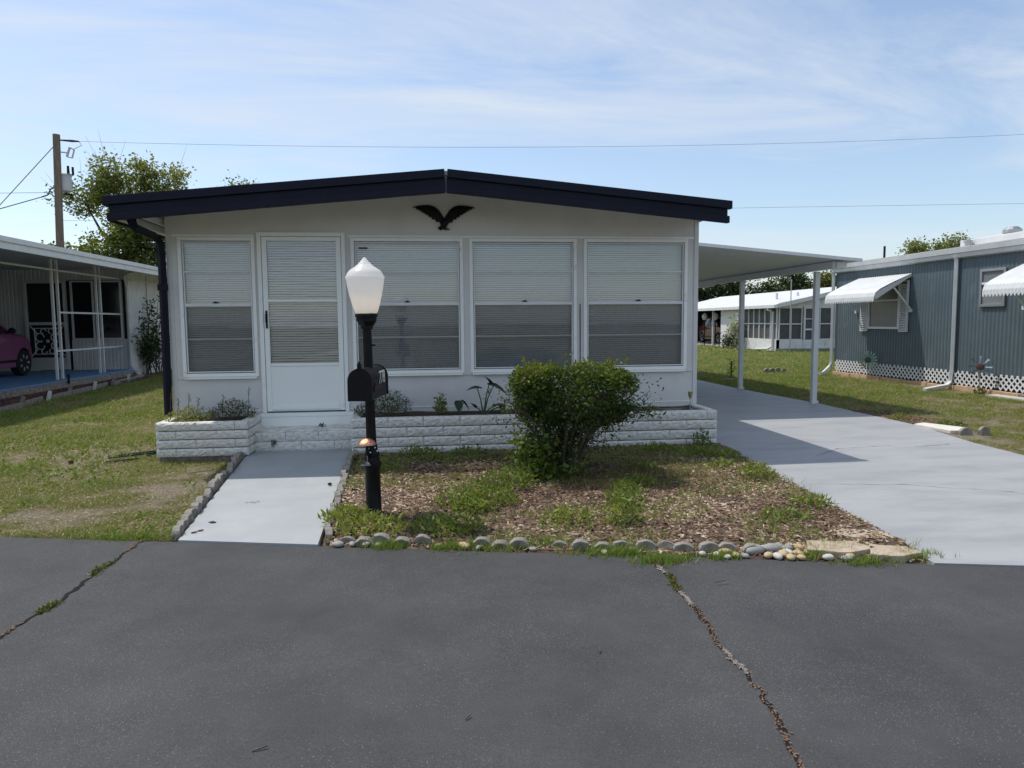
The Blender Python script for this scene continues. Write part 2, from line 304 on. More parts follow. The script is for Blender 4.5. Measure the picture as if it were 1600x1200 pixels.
_an = _t.nodes.new('ShaderNodeMath'); _an.operation = 'MULTIPLY'; _t.links.new(_gt.outputs[0], _an.inputs[0]); _t.links.new(_ds.outputs[0], _an.inputs[1])
_nf = _noise(170, 3); _fine = _ramp(_nf.outputs['Fac'], (.62,.62,.62), (1.35,1.35,1.35), .3, .7)
_mu = _t.nodes.new('ShaderNodeMixRGB'); _mu.blend_type = 'MULTIPLY'; _mu.inputs[0].default_value = 1; _t.links.new(_base, _mu.inputs[1]); _t.links.new(_fine, _mu.inputs[2])
_mm = _t.nodes.new('ShaderNodeMixRGB'); _t.links.new(_an.outputs[0], _mm.inputs[0]); _t.links.new(_mu.outputs[0], _mm.inputs[1]); _mm.inputs[2].default_value = (.21,.205,.195,1); _t.links.new(_mm.outputs[0], _p.inputs['Base Color'])
_b = _t.nodes.new('ShaderNodeBump'); _b.inputs['Strength'].default_value = .55; _b.inputs['Distance'].default_value = .006; _nb2 = _noise(120, 4); _t.links.new(_nb2.outputs['Fac'], _b.inputs['Height']); _t.links.new(_b.outputs[0], _p.inputs['Normal'])
xs = np.concatenate([[-400,-100,-30], np.arange(-12, 12.01, .05), [30,100,400]])
ye = road_y(xs) + .05*(fbm(xs*2.2, xs*0, 41, 5) - .5) + .012*(vn(xs*14, xs*0, 5) - .5)
rows = [(ye, -.012), (ye - .025, .006), (ye - .6, .008), (ye - 3.6, .03), (ye - 7.4, .006), (ye - 7.43, -.012)]
V = np.concatenate([np.stack([xs, y, np.full_like(xs, z)], 1) for y, z in rows]); n = len(xs)
i0 = (np.arange(len(rows)-1)[:,None]*n + np.arange(n-1)[None,:]).ravel()
npm('road', V, np.stack([i0, i0+n, i0+n+1, i0+1], 1), asph, smooth=True)['kind'] = 'structure'

crack_m = mat('crack_dark', (.006,.006,.006), rough=1); crumb_m = mat('crack_crumbs', (.13,.12,.11), (.30,.28,.25), .95, 90); rust_m = mat('leaf_litter', (.12,.06,.035), (.22,.14,.09), .95, 50)
moss_m = leafmat('crack_moss', [(.05,.07,.015), (.12,.13,.03), (.2,.18,.05)])
def crack(pts, w, name, pale, label_green):
    p = []; 
    for (a, b) in zip(pts, pts[1:]):
        a = np.array(a); b = np.array(b); k = max(3, int(np.hypot(*(b-a))/.02))
        for i in range(k): p.append(a + (b-a)*i/k)
    p = np.array(p); t = np.arange(len(p)); off = .07*(fbm(t*.06, t*0, 77, 4) - .5) + .03*(vn(t*.33, t*0, 3) - .5) + .012*(vn(t*1.1, t*0, 4) - .5); p[:,0] += off
    ww = w*(.35 + 1.1*fbm(t*.12, t*0, 55, 3)); z = np.full(len(p), .0)
    # height of the road under the crack
    dist = road_y(p[:,0]) - p[:,1]; z = np.interp(dist, [0,.6,3.6], [.006,.008,.03]) + .003
    jl = ww*(.6 + .8*vn(t*.9, t*0, 8)); jr = ww*(.6 + .8*vn(t*.9, t*0+5, 9))
    V = np.concatenate([np.stack([p[:,0]-jl/2, p[:,1], z], 1), np.stack([p[:,0]+jr/2, p[:,1], z], 1)]); m = len(p); i = np.arange(m-1)
    o = npm(name, V, np.stack([i, i+m, i+m+1, i+1], 1), crack_m); o['kind'] = 'structure'
    # crumbs of broken asphalt and litter lying in it
    sel = rng.choice(m, int(m*(18 if pale else 6))); q = p[sel] + rng.normal(0, 1, (len(sel), 2))*(ww[sel][:,None]*.33)
    q3 = np.column_stack([q, z[sel] + .003]); s = rng.uniform(.002, .0065, len(sel)); Vc, Fc = chip_arrays(q3, s*1.3, s, .004)
    keep = fbm(sel*.03, sel*0, 61) > (.40 if pale else .45); kk = np.repeat(keep, 5)
    idx = np.where(keep)[0]; Vc = Vc.reshape(-1,5,3)[idx].reshape(-1,3); F = chip_faces(len(idx))
    npm('crack_crumbs', Vc, F, crumb_m if pale else rust_m, o)['kind'] = 'stuff'
    if pale:
        sel = rng.choice(m, m*5); q3 = np.column_stack([p[sel] + rng.normal(0, 1, (len(sel), 2))*(ww[sel][:,None]*.4), z[sel] + .002]); s = rng.uniform(.002, .007, len(sel)); Vc, Fc = chip_arrays(q3, s*1.6, s, .003)
        npm('crack_litter', Vc, Fc, rust_m, o)['kind'] = 'stuff'
    g = []
    for c0, c1 in label_green:
        a = int(c0*m); b = int(c1*m); kk = rng.integers(a, max(b, a+1), 160); g.append(np.column_stack([p[kk] + rng.normal(0,.012,(160,2)), z[kk]]))
    if g: leaves('crack_moss', np.concatenate(g), .022, moss_m, o, kind='stuff', up=.8)
def chip_arrays(P, l, w, h):                       # small pyramidal chips
    n = len(P); a = rng.uniform(0, np.pi, n); d = np.stack([np.cos(a), np.sin(a), rng.normal(0,.25,n)], 1); r = np.stack([-np.sin(a), np.cos(a), rng.normal(0,.25,n)], 1)
    l = np.asarray(l)[:,None]; w = np.asarray(w)[:,None]
    V = np.stack([P - d*l/2 - r*w/2, P + d*l/2 - r*w/2, P + d*l/2 + r*w/2, P - d*l/2 + r*w/2, P + d*l*.1 + np.array([0,0,1])*np.asarray(h).reshape(-1,1)], 1).reshape(-1,3)
    return V, chip_faces(n)
def chip_faces(n):
    b = (np.arange(n)*5)[:,None]; return np.concatenate([b + [0,1,4], b + [1,2,4], b + [2,3,4], b + [3,0,4]], 1).reshape(-1,3)
crack([(1.33,4.12),(1.315,3.914),(1.302,3.352),(1.243,2.961),(1.236,2.591),(1.20,2.243),(1.18,2.0),(1.12,1.2),(1.1,.2),(1.05,-1.6)], .022, 'road_crack', True, [(.0,.035),(.06,.10)])
crack([(-1.94,4.90),(-1.953,4.602),(-1.956,4.109),(-1.968,3.796),(-2.017,3.443),(-2.05,2.9),(-2.1,2.0),(-2.15,.5)], .02, 'road_crack', False, [(.10,.15),(.24,.27)])
# lint, twigs on the road
tw = MB()
for x, y, a, l in ((-.62,2.35,.3,.05),(1.52,3.62,.1,.07),(.1,2.45,.8,.03),(-.3,1.9,2.4,.04),(.7,2.9,1.2,.03)): tw.bar((x,y,.024),(x+l*math.cos(a),y+l*math.sin(a),.03),.004)
o = obj('twig_litter', tw, bark_m); o['kind'] = 'stuff'; tag(o, 'small dark twigs lying scattered on the asphalt road', 'twigs')

def sheet(name, poly, ztop, mt, th=.08, zfun=None):
    bm = bmesh.new(); vs = [bm.verts.new((x, y, zfun(x, y) if zfun else ztop)) for x, y in poly]; f = bm.faces.new(vs)
    r = bmesh.ops.extrude_face_region(bm, geom=[f]); 
    for q in r['geom']:
        if isinstance(q, bmesh.types.BMVert): q.co.z -= th
    bmesh.ops.recalc_face_normals(bm, faces=bm.faces); me = bpy.data.meshes.new(name); bm.to_mesh(me); bm.free()
    o = link(name, me, mt); o['kind'] = 'structure'; return o
drv = sheet('driveway', DRIVE, .012, drive_m)
wlk = sheet('walkway', WALK, .02, walk_m, zfun=lambda x, y: .014 + .036*(y-4.7)/3.3)
def hair(pts, w, parent, z):
    p = []
    for a, b in zip(pts, pts[1:]):
        for i in range(24): t = i/24; p.append((a[0]+(b[0]-a[0])*t, a[1]+(b[1]-a[1])*t))
    p = np.array(p); t = np.arange(len(p)); p[:,1] += .09*(fbm(t*.09, t*0, 91, 5) - .5); ww = w*(.3 + vn(t*.4, t*0, 14)); m = len(p); i = np.arange(m-1)
    V = np.concatenate([np.column_stack([p[:,0], p[:,1]-ww/2, np.full(m, z)]), np.column_stack([p[:,0], p[:,1]+ww/2, np.full(m, z)])])
    npm('hairline_crack', V, np.stack([i, i+1, i+m+1, i+m], 1), crack_m, parent)
hair([(4.02,6.95),(4.5,7.35),(5.2,7.42)], .008, drv, .0145); hair([(3.35,5.75),(4.1,5.62),(4.75,5.25),(5.2,4.75),(5.5,4.3)], .006, drv, .0145); hair([(4.75,5.25),(5.6,5.35),(6.1,5.3)], .006, drv, .0145); hair([(5.4,7.3),(5.9,7.4)], .01, drv, .0145)

# mulch bed
mulch_m = mat('mulch_soil', (.045,.028,.02), (.12,.082,.058), .95, 34, bump=.9, c3=(.17,.13,.09), c3scale=5)
bx_, by_ = np.meshgrid(np.arange(-.95, 3.36, .06), np.arange(3.6, 7.86, .06)); ok = inpoly(bx_, by_, BED)
edge = np.minimum.reduce([np.clip((by_ - road_y(bx_) - .02)/.3, -1, 1), np.clip((7.76-by_)/.05, -1, 1), np.clip((bx_+.86)/.1, -1, 1)])
bz = np.where(ok, .006 + .034*np.clip(edge, 0, 1) + .03*(fbm(bx_*2.5, by_*2.5, 12) - .45)*np.clip(edge,0,1), -.05); n = bx_.shape[1]
i0 = (np.arange(bx_.shape[0]-1)[:,None]*n + np.arange(n-1)[None,:]).ravel()
npm('mulch_bed', np.stack([bx_.ravel(), by_.ravel(), bz.ravel()], 1), np.stack([i0, i0+1, i0+n+1, i0+n], 1), mulch_m, smooth=True)['kind'] = 'structure'
def bed_z(x, y):
    e = np.clip(np.minimum.reduce([(y - road_y(x) - .02)/.3, (7.76-y)/.05, (x+.86)/.1]), 0, 1); return .006 + .034*e + .03*(fbm(x*2.5, y*2.5, 12) - .45)*e
chip_m = leafmat('mulch_chips', [(.035,.022,.015), (.105,.064,.042), (.19,.122,.08), (.31,.22,.15), (.52,.43,.32)], trans=0, rough=.9)
P = np.column_stack([rng.uniform(-.85, 3.25, 60000), rng.uniform(3.7, 7.75, 60000)]); P = P[inpoly(P[:,0], P[:,1], BED) & (P[:,1] > road_y(P[:,0]) + .03)][:30000]
P3 = np.column_stack([P, bed_z(P[:,0], P[:,1]) + .003]); l = rng.uniform(.012, .05, len(P)); Vc, Fc = chip_arrays(P3, l, l*rng.uniform(.15,.5,len(P)), rng.uniform(.001,.009,len(P)))
o = npm('mulch_chips', Vc, Fc, chip_m, v=np.repeat(np.clip(fbm(P[:,0]*1.5, P[:,1]*1.5, 8)*.7 + rng.normal(.06,.27,len(P)), 0, 1), 5), kind='stuff'); tag(o, 'brown wood mulch chips covering the front bed', 'mulch')

# dry litter and low broad leaved weeds between the grass
# grass blades
lawn_m = leafmat('grass_blades', [(.42,.35,.22), (.35,.30,.14), (.25,.28,.07), (.17,.26,.038), (.09,.185,.022)], trans=.3, rough=.6)
def lawn_ok(x, y):
    k = (y > road_y(x) + .03) & ~inpoly(x, y, DRIVE) & ~inpoly(x, y, WALK) & ~inpoly(x, y, BED)
    k &= ~((x > -2.98) & (x < 3.3) & (y > 7.72)); k &= ~((x < -8.25)); k &= ~((x > 10.55) & (x < 15) & (y < 17.7)); k &= ~((x > 15.6) & (y > 30.7))
    k &= ~((x < -7.4) & (y > 12.5)); k &= ~((x > -2.05) & (x < -1.6) & (y < 8) & (x < WXL(y) + .0) & (x > WXL(y) - .07))
    return k
def WXL(y): return -1.70 - .30*(y-4.862)/3.138 - .0
regs = [(-7.5,-1.6,4.6,8.5,3000,.034,.0046),(-8.3,-2.8,8.5,13,1500,.040,.0065),(-8.3,-2.8,13,24,450,.05,.011),(6,10.6,2.6,9.5,1400,.034,.0055),(6.3,10.6,9.5,18,800,.042,.0085),(6.3,20,18,30,120,.055,.016),(3,24,30,45,18,.08,.04)]
Vs, Fs, vs_ = [], [], []; base = 0
for x0, x1, y0, y1, dn, h, w in regs:
    k = int((x1-x0)*(y1-y0)*dn*1.25); x = rng.uniform(x0, x1, k); y = rng.uniform(y0, y1, k); g = green(x, y)
    s = lawn_ok(x, y) & (rng.uniform(0,1,k) < np.clip(g*1.5 - .05, .22, 1)); x, y, g = x[s], y[s], g[s]
    x = np.repeat(x, 3) + rng.normal(0,.009+w, 3*len(x)); y = np.repeat(y, 3) + rng.normal(0,.009+w, 3*len(y)); g = np.repeat(g, 3)
    hh = h*(.5 + .8*g)*(.55 + .9*np.repeat(rng.uniform(0,1,len(x)//3), 3)); Vb, Fb = blade_arrays(np.column_stack([x, y, -.008 + .025*(fbm(x*.8, y*.8, 31) - .5)]), hh, w, 2.3)
    Vs.append(Vb); Fs.append(Fb + base); base += len(Vb); vs_.append(np.repeat(np.clip(g*.8 + rng.normal(.0,.20,len(x)) + np.repeat(rng.normal(0,.22,len(x)//3), 3), 0, 1), 3))
o = npm('lawn_grass', np.concatenate(Vs), np.concatenate(Fs), lawn_m, v=np.concatenate(vs_), kind='stuff'); tag(o, 'short patchy green and straw coloured grass of the lawns', 'grass')

x = rng.uniform(-7.5,-1.7,30000); y = rng.uniform(4.7,12,30000); k = lawn_ok(x, y); x, y = x[k], y[k]; l = rng.uniform(.008,.026,len(x)); Vc, Fc = chip_arrays(np.column_stack([x, y, np.full(len(x),.014)]) + rng.normal(0,[0,0,.006],(len(x),3)), l, l*.16, np.full(len(x),.002))
o = npm('thatch_litter', Vc, Fc, leafmat('thatch', [(.14,.105,.065),(.33,.27,.17),(.55,.47,.33)], 0, .9), v=np.repeat(rng.uniform(0,1,len(x)),5), kind='stuff'); tag(o, 'dry straw thatch scattered through the left lawn', 'thatch')
x = rng.uniform(-7.5,-1.7,9000); y = rng.uniform(4.7,13,9000); k = lawn_ok(x, y) & (fbm(x*1.7, y*1.7, 99, 4) > .60); P = np.repeat(np.column_stack([x, y, np.full(len(x),.012)])[k], 5, 0); P += rng.normal(0,[.02,.02,.008],P.shape)
o = leaves('lawn_weeds', P, .038, leafmat('lawn_weed', [(.09,.14,.022),(.17,.24,.04),(.28,.33,.08)], .35), v=rng.uniform(.2,.8,len(P)), kind='stuff', up=.25); tag(o, 'low broad leaved weeds spreading through the left lawn', 'weeds')
# ------------------------------------------------------------------ the main house
WY = 8.40; HX0, HX1 = -2.90, 3.24; RX = .19; HB = 21.0
def roof_under(x):   # underside of the roof above x
    return 2.965 - abs(x-RX)*.0975
H = T('mobile_home', (0.17, WY, 0), 'grey mobile home with dark navy gable fascia, wide windows and white front door', 'house')
W1 = (-2.785,-1.955); W2 = (-.890,.395); W3 = (.470,1.745); W4 = (1.830,3.110); DR = (-1.925,-.950)
ZS, ZT = .875, 2.425
w = MB()
w.prism([(HX0,ZT+.0),(HX1,ZT+.0),(HX1,roof_under(HX1)),(RX,roof_under(RX)),(HX0,roof_under(HX0))], WY, WY+.09)     # gable
obj('gable_panel', w, wall_m, H)
w = MB(); w.box(HX0, DR[0], WY, WY+.09, 0, ZS); w.box(DR[1], HX1, WY, WY+.09, 0, ZS); w.box(DR[0], DR[1], WY+.004, WY+.09, 0, .43)
for a, b in ((HX0,W1[0]),(W1[1],DR[0]),(DR[1],W2[0]),(W2[1],W3[0]),(W3[1],W4[0]),(W4[1],HX1)): w.box(a, b, WY, WY+.09, ZS, ZT)
obj('front_wall', w, wall_m, H)
w = MB(); w.box(HX0, HX0+.09, WY+.09, HB, 0, roof_under(HX0)); w.box(HX1-.09, HX1, WY+.09, HB, 0, roof_under(HX1)); w.prism([(HX0+.09,0),(HX1-.09,0),(HX1-.09,roof_under(HX1)),(RX,roof_under(RX)),(HX0+.09,roof_under(HX0))], HB-.09, HB)
obj('side_walls', w, wall_m, H)
w = MB(); w.box(HX0+.1, HX1-.1, WY+1.1, WY+1.14, .05, 2.5); w.box(HX0+.1, HX1-.1, WY+.1, WY+1.1, .02, .06); obj('inner_wall', w, dark_m, H)
for a, b in ((HX0-.008,HX0+.045),(HX1-.045,HX1+.008)):
    w = MB(); w.box(a, b, WY-.012, WY-.0005, 0, roof_under(a)-.02); obj('corner_trim', w, wall_m, H, bevel=.002)
w = MB(); w.box(HX0+.05, HX1-.05, WY-.006, WY-.0005, .455, .465); obj('base_seam', w, trim_m, H)
w = MB(); w.box(HX0+.05, DR[0]-.03, WY-.014, WY-.0005, .83, ZS-.025); w.box(DR[1]+.03, HX1-.05, WY-.014, WY-.0005, .83, ZS-.025); obj('sill_rail', w, wall_m, H, bevel=.003)
w = MB(); w.box(HX0+.05, DR[0]-.03, WY-.012, WY-.0005, ZT+.005, ZT+.028); w.box(DR[1]+.03, HX1-.05, WY-.012, WY-.0005, ZT+.005, ZT+.028); obj('head_trim', w, trim_m, H)

def frame_boxes(m, x0, x1, z0, z1, t, y0, y1):
    m.box(x0, x0+t, y0, y1, z0, z1); m.box(x1-t, x1, y0, y1, z0, z1); m.box(x0+t, x1-t, y0, y1, z0, z0+t); m.box(x0+t, x1-t, y0, y1, z1-t, z1)
def blind(x0, x1, z0, z1, y, parent, pitch=.0254, tilt=54, sag=.0, seed=0):
    n = int((z1-z0)/pitch); V = []; F = []; k = 9; rg = np.random.default_rng(seed); hw = .0135
    for i in range(n):
        zc = z1 - .02 - i*pitch; ph = rg.uniform(0, 6); am = sag*rg.uniform(.2,1); t = R_(tilt + rg.normal(0,.7))
        b = len(V)
        for j in range(k):
            x = x0 + (x1-x0)*j/(k-1); dz = am*math.sin(j*.8+ph) + rg.normal(0, sag*.15)
            V += [(x, y - hw*math.cos(t), zc + hw*math.sin(t)*-1 + dz), (x, y - .003, zc + dz), (x, y + hw*math.cos(t), zc + hw*math.sin(t) + dz)]
        for j in range(k-1):
            q = b + j*3; F += [(q, q+3, q+4, q+1), (q+1, q+4, q+5, q+2)]
    o = npm('blind', V, F, blind_m, parent, kind='stuff', smooth=True); return o
def window(x0, x1, i):
    m = MB(); frame_boxes(m, x0, x1, ZS-.02, ZT, .040, WY-.022, WY+.06)
    wf = obj('window', m, trim_m, H, bevel=.005)
    m = MB(); frame_boxes(m, x0+.046, x1-.046, ZS+.028, ZT-.048, .014, WY-.008, WY+.03); obj('sash', m, alu_m, wf, bevel=.002)
    zm = 1.667; a, b = x0+.060, x1-.060
    m = MB(); m.box(a, b, WY-.014, WY+.028, zm-.017, zm+.017); obj('meeting_rail', m, alu_m, wf, bevel=.003)
    for z in (2.040, 1.283):
        m = MB(); m.box(a, b, WY+.004 if z < 1.5 else WY-.002, WY+.024, z-.008, z+.008); obj('glazing_bar', m, alu_m, wf)
    for z0, z1, y in ((zm+.018, 2.031, .012), (2.049, ZT-.062, .012), (ZS+.042, 1.274, .018), (1.292, zm-.018, .018)):
        m = MB(); m.box(a, b, WY+y, WY+y+.004, z0, z1); obj('pane', m, glass_m, wf)
    m = MB(); m.add([(a,WY+.0005,ZS+.042),(b,WY+.0005,ZS+.042),(b,WY+.0005,zm-.018),(a,WY+.0005,zm-.018)], [(0,1,2,3)]); obj('insect_screen', m, screen_m, wf)
    blind(a-.02, b+.02, ZS+.03, ZT-.05, WY+.085, wf, sag=.0006, seed=i)
    m = MB(); c = (a+b)/2 + .02*i - .03; m.box(c-.03, c+.03, WY-.028, WY-.0145, zm+.02, zm+.030); m.box(c-.008, c+.012, WY-.034, WY-.0145, zm+.029, zm+.040); obj('latch', m, black_m, wf)
    m = MB(); m.box(x0+.02, x1-.02, WY-.045, WY-.0225, ZS-.045, ZS-.021); obj('sill', m, trim_m, wf, bevel=.003)
for i, ww in enumerate((W1, W2, W3, W4)): window(ww[0], ww[1], i)
m = MB(); m.box(-.80,-.70,WY-.004,WY+.002,2.300,2.318); obj('vent_strip', m, black_m, H)
m = MB(); m.box(1.783,1.793,WY-.006,WY-.0005,.90,1.66); obj('jamb_seam', m, mat('maroon_seam', (.05,.012,.015), rough=.7), H)
# storm door
m = MB(); m.box(DR[0], DR[0]+.045, WY-.035, WY+.06, .43, 2.48); m.box(DR[1]-.045, DR[1], WY-.035, WY+.06, .43, 2.48); m.box(DR[0]+.045, DR[1]-.045, WY-.035, WY+.06, 2.435, 2.48)
df = obj('door_frame', m, trim_m, H, bevel=.004)
x0, x1 = DR[0]+.05, DR[1]-.05
m = MB(); m.box(x0, x0+.055, WY-.028, WY+.008, .445, 2.43); m.box(x1-.055, x1, WY-.028, WY+.008, .445, 2.43)
for z0, z1 in ((2.385,2.43),(1.698,1.728),(.965,1.0),(.445,.51)): m.box(x0+.055, x1-.055, WY-.028, WY+.008, z0, z1)
dd = obj('front_door', m, door_m, H, bevel=.004)
m = MB(); m.box(x0+.055, x1-.055, WY-.016, WY-.002, .51, .965); obj('kick_panel', m, door_m, dd)
for z0, z1 in ((1.0,1.698),(1.728,2.385)):
    m = MB(); m.box(x0+.055, x1-.055, WY-.012, WY-.008, z0, z1); obj('pane', m, glass_m, dd)
blind(x0+.05, x1-.05, .99, 2.392, WY+.035, dd, pitch=.0285, tilt=54, sag=.0022, seed=77)
m = MB(); m.box(x0+.022, x0+.040, WY-.045, WY-.0285, 1.40, 1.60); m.tube([(x0+.031,WY-.045,1.565),(x0+.031,WY-.075,1.56),(x0+.031,WY-.078,1.47),(x0+.031,WY-.047,1.455)], .007, 6); obj('handle', m, black_m, dd)
m = MB(); m.box(x1-.018, x1+.0, WY-.042, WY-.0285, .50, .515); m.box(x0+.056, x1-.056, WY-.034, WY-.0285, .455, .47); obj('sweep', m, alu_m, dd)
m = MB(); m.box(DR[0]-.025, DR[1]+.05, WY-.06, WY-.036, .385, .428); m.box(DR[0]-.02, DR[1]+.045, WY-.052, WY-.001, .2, .384); obj('door_riser', m, door_m, H, bevel=.003)
# roof
ov, YF = .02, 7.52
for sgn, xe in ((-1,-3.14),(1,3.25)):
    zr, ze = 3.015, (2.70 if sgn < 0 else 2.71); x = RX
    m = MB(); m.prism([(x,zr),(xe,ze),(xe,ze-.045),(x,zr-.045)], YF+.02, HB+.3); r = obj('roof_panel', m, roof_m, H)
    # stepped metal fascia: three bands
    zb = (2.790, 2.478 if sgn < 0 else 2.500); gap = .006*sgn
    for lo, hi, y0, ex in ((0,.074,7.500,.0),(.074,.150,7.518,-.018),(.150,.236,7.485,.022)):
        xx = xe + sgn*ex; dzx = (zb[1]-zb[0])/(xe-RX); g = gap*(1 if lo < .15 else 2.6); f = lambda q, h: (q, zb[0] + (q-RX)*dzx + h)
        m = MB(); m.prism([f(RX+g,lo+.001), f(xx,lo+.001), f(xx,hi), f(RX+g,hi)], y0, YF+.05); obj('fascia_band', m, navy_m, H, bevel=.004)
        if sgn > 0: continue
        m = MB(); m.prism([f(xe,lo+.001) if lo else f(xe,.0), f(xe,hi), f(xe+sgn*(.02+ex),hi), f(xe+sgn*(.02+ex),lo+.001)], YF+.052, HB+.3); obj('eave_fascia', m, navy_m, H)
    m = MB(); zi = roof_under(HX0 if sgn < 0 else HX1); xi = HX0 if sgn < 0 else HX1
    m.prism([(xi,zi-.012),(xe,zi-.04),(xe,zi-.03),(xi,zi-.002)], YF+.06, HB+.3); obj('soffit', m, alu_m, H)
    if sgn < 0:
        m = MB(); m.box(-3.12,-3.04,YF+.07,HB,2.50,2.57); m.box(-2.99,-2.95,YF+.3,HB,2.56,2.62); obj('eave_gutter', m, alu_m, H)
m = MB(); m.prism([(HX0,roof_under(HX0)-.012),(RX,roof_under(RX)-.012),(HX1,roof_under(HX1)-.012),(HX1,roof_under(HX1)-.002),(RX,roof_under(RX)-.002),(HX0,roof_under(HX0)-.002)], YF+.06, WY-.001); obj('front_soffit', m, wall_m, H)
m = MB(); m.prism([(RX-.05,2.80),(RX+.05,2.80),(RX+.05,2.99),(RX-.05,2.99)], YF+.051, YF+.058); obj('ridge_flashing', m, alu_m, H)
# black downspout
m = MB(); m.tube([(-2.99,7.70,2.60),(-2.985,7.70,2.50),(-2.98,7.74,2.445),(-2.965,7.90,2.43),(-2.95,8.22,2.41),(-2.945,8.32,2.36),(-2.942,8.35,2.2),(-2.945,8.35,1.2),(-2.95,8.34,.42)], .047, 4); obj('downspout', m, navy_m, H, bevel=.004)
m = MB(); m.box(-2.99,-2.90,8.31,8.398,1.83,1.90); obj('downspout_strap', m, navy_m, H)

# eagle on the gable
EG = T('eagle_ornament', (.19, WY-.02, 2.67), 'black cast metal eagle with spread wings on the gable', 'ornament')
m = MB(); EX, EZ = .185, 2.60; yb = WY-.004
m.lathe([(.001,-.085),(.022,-.075),(.036,-.04),(.042,.0),(.036,.03),(.026,.055),(.001,.066)], 10, (0,0,0)); m.xf(Matrix.Translation((EX+.005,yb-.022,EZ)) @ Matrix.Rotation(R_(24),4,'Y') @ Matrix.Diagonal((1,.6,1,1)))
obj('body', m, black_m, EG, smooth=True)
m = MB(); m.lathe([(.001,-.03),(.018,-.02),(.024,0),(.018,.018),(.001,.028)], 8); m.xf(Matrix.Translation((EX+.055,yb-.03,EZ+.022)) @ Matrix.Diagonal((1.2,.8,.9,1))); m.add([(EX+.07,yb-.035,EZ+.03),(EX+.07,yb-.022,EZ+.03),(EX+.07,yb-.028,EZ+.008),(EX+.098,yb-.028,EZ-.008)], [(0,1,3),(1,2,3),(2,0,3)]); obj('head', m, black_m, EG, smooth=True)
for sgn in (-1, 1):
    m = MB(); up_ = [(-.012,.045),(-.04,.095),(-.075,.145),(-.115,.178),(-.165,.196),(-.225,.198),(-.29,.192),(-.355,.178)]
    lo_ = [(-.338,.168),(-.322,.170),(-.318,.152),(-.292,.156),(-.285,.134),(-.258,.138),(-.248,.112),(-.222,.118),(-.21,.088),(-.188,.094),(-.172,.060),(-.152,.068),(-.135,.034),(-.112,.044),(-.092,.008),(-.062,.010),(-.03,-.03)]
    P_ = [(EX - sgn*-1*q[0]*-1 if False else EX + sgn*(-q[0]), EZ + q[1]) for q in up_ + lo_]
    m.prism(P_, yb-.012, yb); n_ = 9
    for k in range(n_):                             # raised feather vanes in two rows
        t = (k+.5)/n_; a = Vector((EX + sgn*(.03+.27*t), yb-.014, EZ + .09 + .085*math.sin(t*1.9))); b = Vector((EX + sgn*(.06+.275*t), yb-.014, EZ + .015 + .145*t)); m.bar(a, b, .016, .008, (0,1,0))
    m.tube([(EX+sgn*(-q[0]), yb-.014, EZ+q[1]-.010) for q in up_], [.018,.018,.017,.016,.014,.011,.008,.004], 6)
    obj('wing', m, black_m, EG)
m = MB()
for k in range(5):
    a = R_(-128 + 9*k - 20); d = Vector((math.cos(a),0,math.sin(a))); p = Vector((EX-.02,yb-.012,EZ-.03)); m.bar(p, p + d*.062, .014, .012, (0,1,0))
m.tube([(EX+.02,yb-.02,EZ-.06),(EX+.045,yb-.025,EZ-.078),(EX+.06,yb-.02,EZ-.07)], .008, 5); m.tube([(EX+.0,yb-.02,EZ-.06),(EX+.02,yb-.025,EZ-.085)], .008, 5); obj('tail', m, black_m, EG)

# ------------------------------------------------------------------ planters and step of split-face blocks
def block_mesh(seed, name='block'):
    rg = np.random.default_rng(seed); nx_, nz_ = 14, 5; V = []; F = []
    for j in range(nz_+1):
        for i in range(nx_+1):
            u, t = i/nx_, j/nz_; e = min(min(u,1-u)*14, t*2.2, (1-t)*5, 1)
            V.append((u, -.012*e**.5 + (0 if i in (0,nx_) or j in (0,nz_) else rg.normal(0,.0032)), t))
    for j in range(nz_):
        for i in range(nx_): a = j*(nx_+1)+i; F.append((a, a+1, a+nx_+2, a+nx_+1))
    n = len(V); V += [(0,.09,0),(1,.09,0),(1,.09,1),(0,.09,1)]; c = (0, nx_, nz_*(nx_+1)+nx_, nz_*(nx_+1))
    F += [tuple(range(0,nx_+1))[::-1] + (n, n+1), tuple(nz_*(nx_+1)+i for i in range(nx_+1)) + (n+2, n+3), tuple(j*(nx_+1) for j in range(nz_+1)) + (n+3, n), tuple(j*(nx_+1)+nx_ for j in range(nz_+1))[::-1] + (n+1, n+2), (n+1, n, n+3, n+2)]
    me = bpy.data.meshes.new(name); me.from_pydata(V, [], F); me.materials.append(block_m); me.update(); return me
BLK = [block_mesh(i) for i in range(7)]
def block(parent, p, L, h, rot=0, name='block'):
    o = bpy.data.objects.new(name, random.choice(BLK)); C.objects.link(o); o.parent = parent; o.matrix_parent_inverse = MW[parent.name].inverted()
    o.matrix_basis = Matrix.Translation(p) @ Matrix.Rotation(rot, 4, 'Z') @ Matrix.Diagonal((L, 1, h, 1)); return o
def course(parent, a, b, z, h, rot, shift, lens=(.40,.40,.38,.42)):
    L = math.hypot(b[0]-a[0], b[1]-a[1]); t = 0; first = True; d = ((b[0]-a[0])/L, (b[1]-a[1])/L)
    while t < L-.02:
        l = random.choice(lens); 
        if first: l = shift; first = False
        if t + l > L - .09: l = L - t
        j = random.uniform(-.004, .004)
        block(parent, (a[0]+d[0]*t + d[1]*j, a[1]+d[1]*t - d[0]*j, z), l-.004, h-.011, rot); t += l
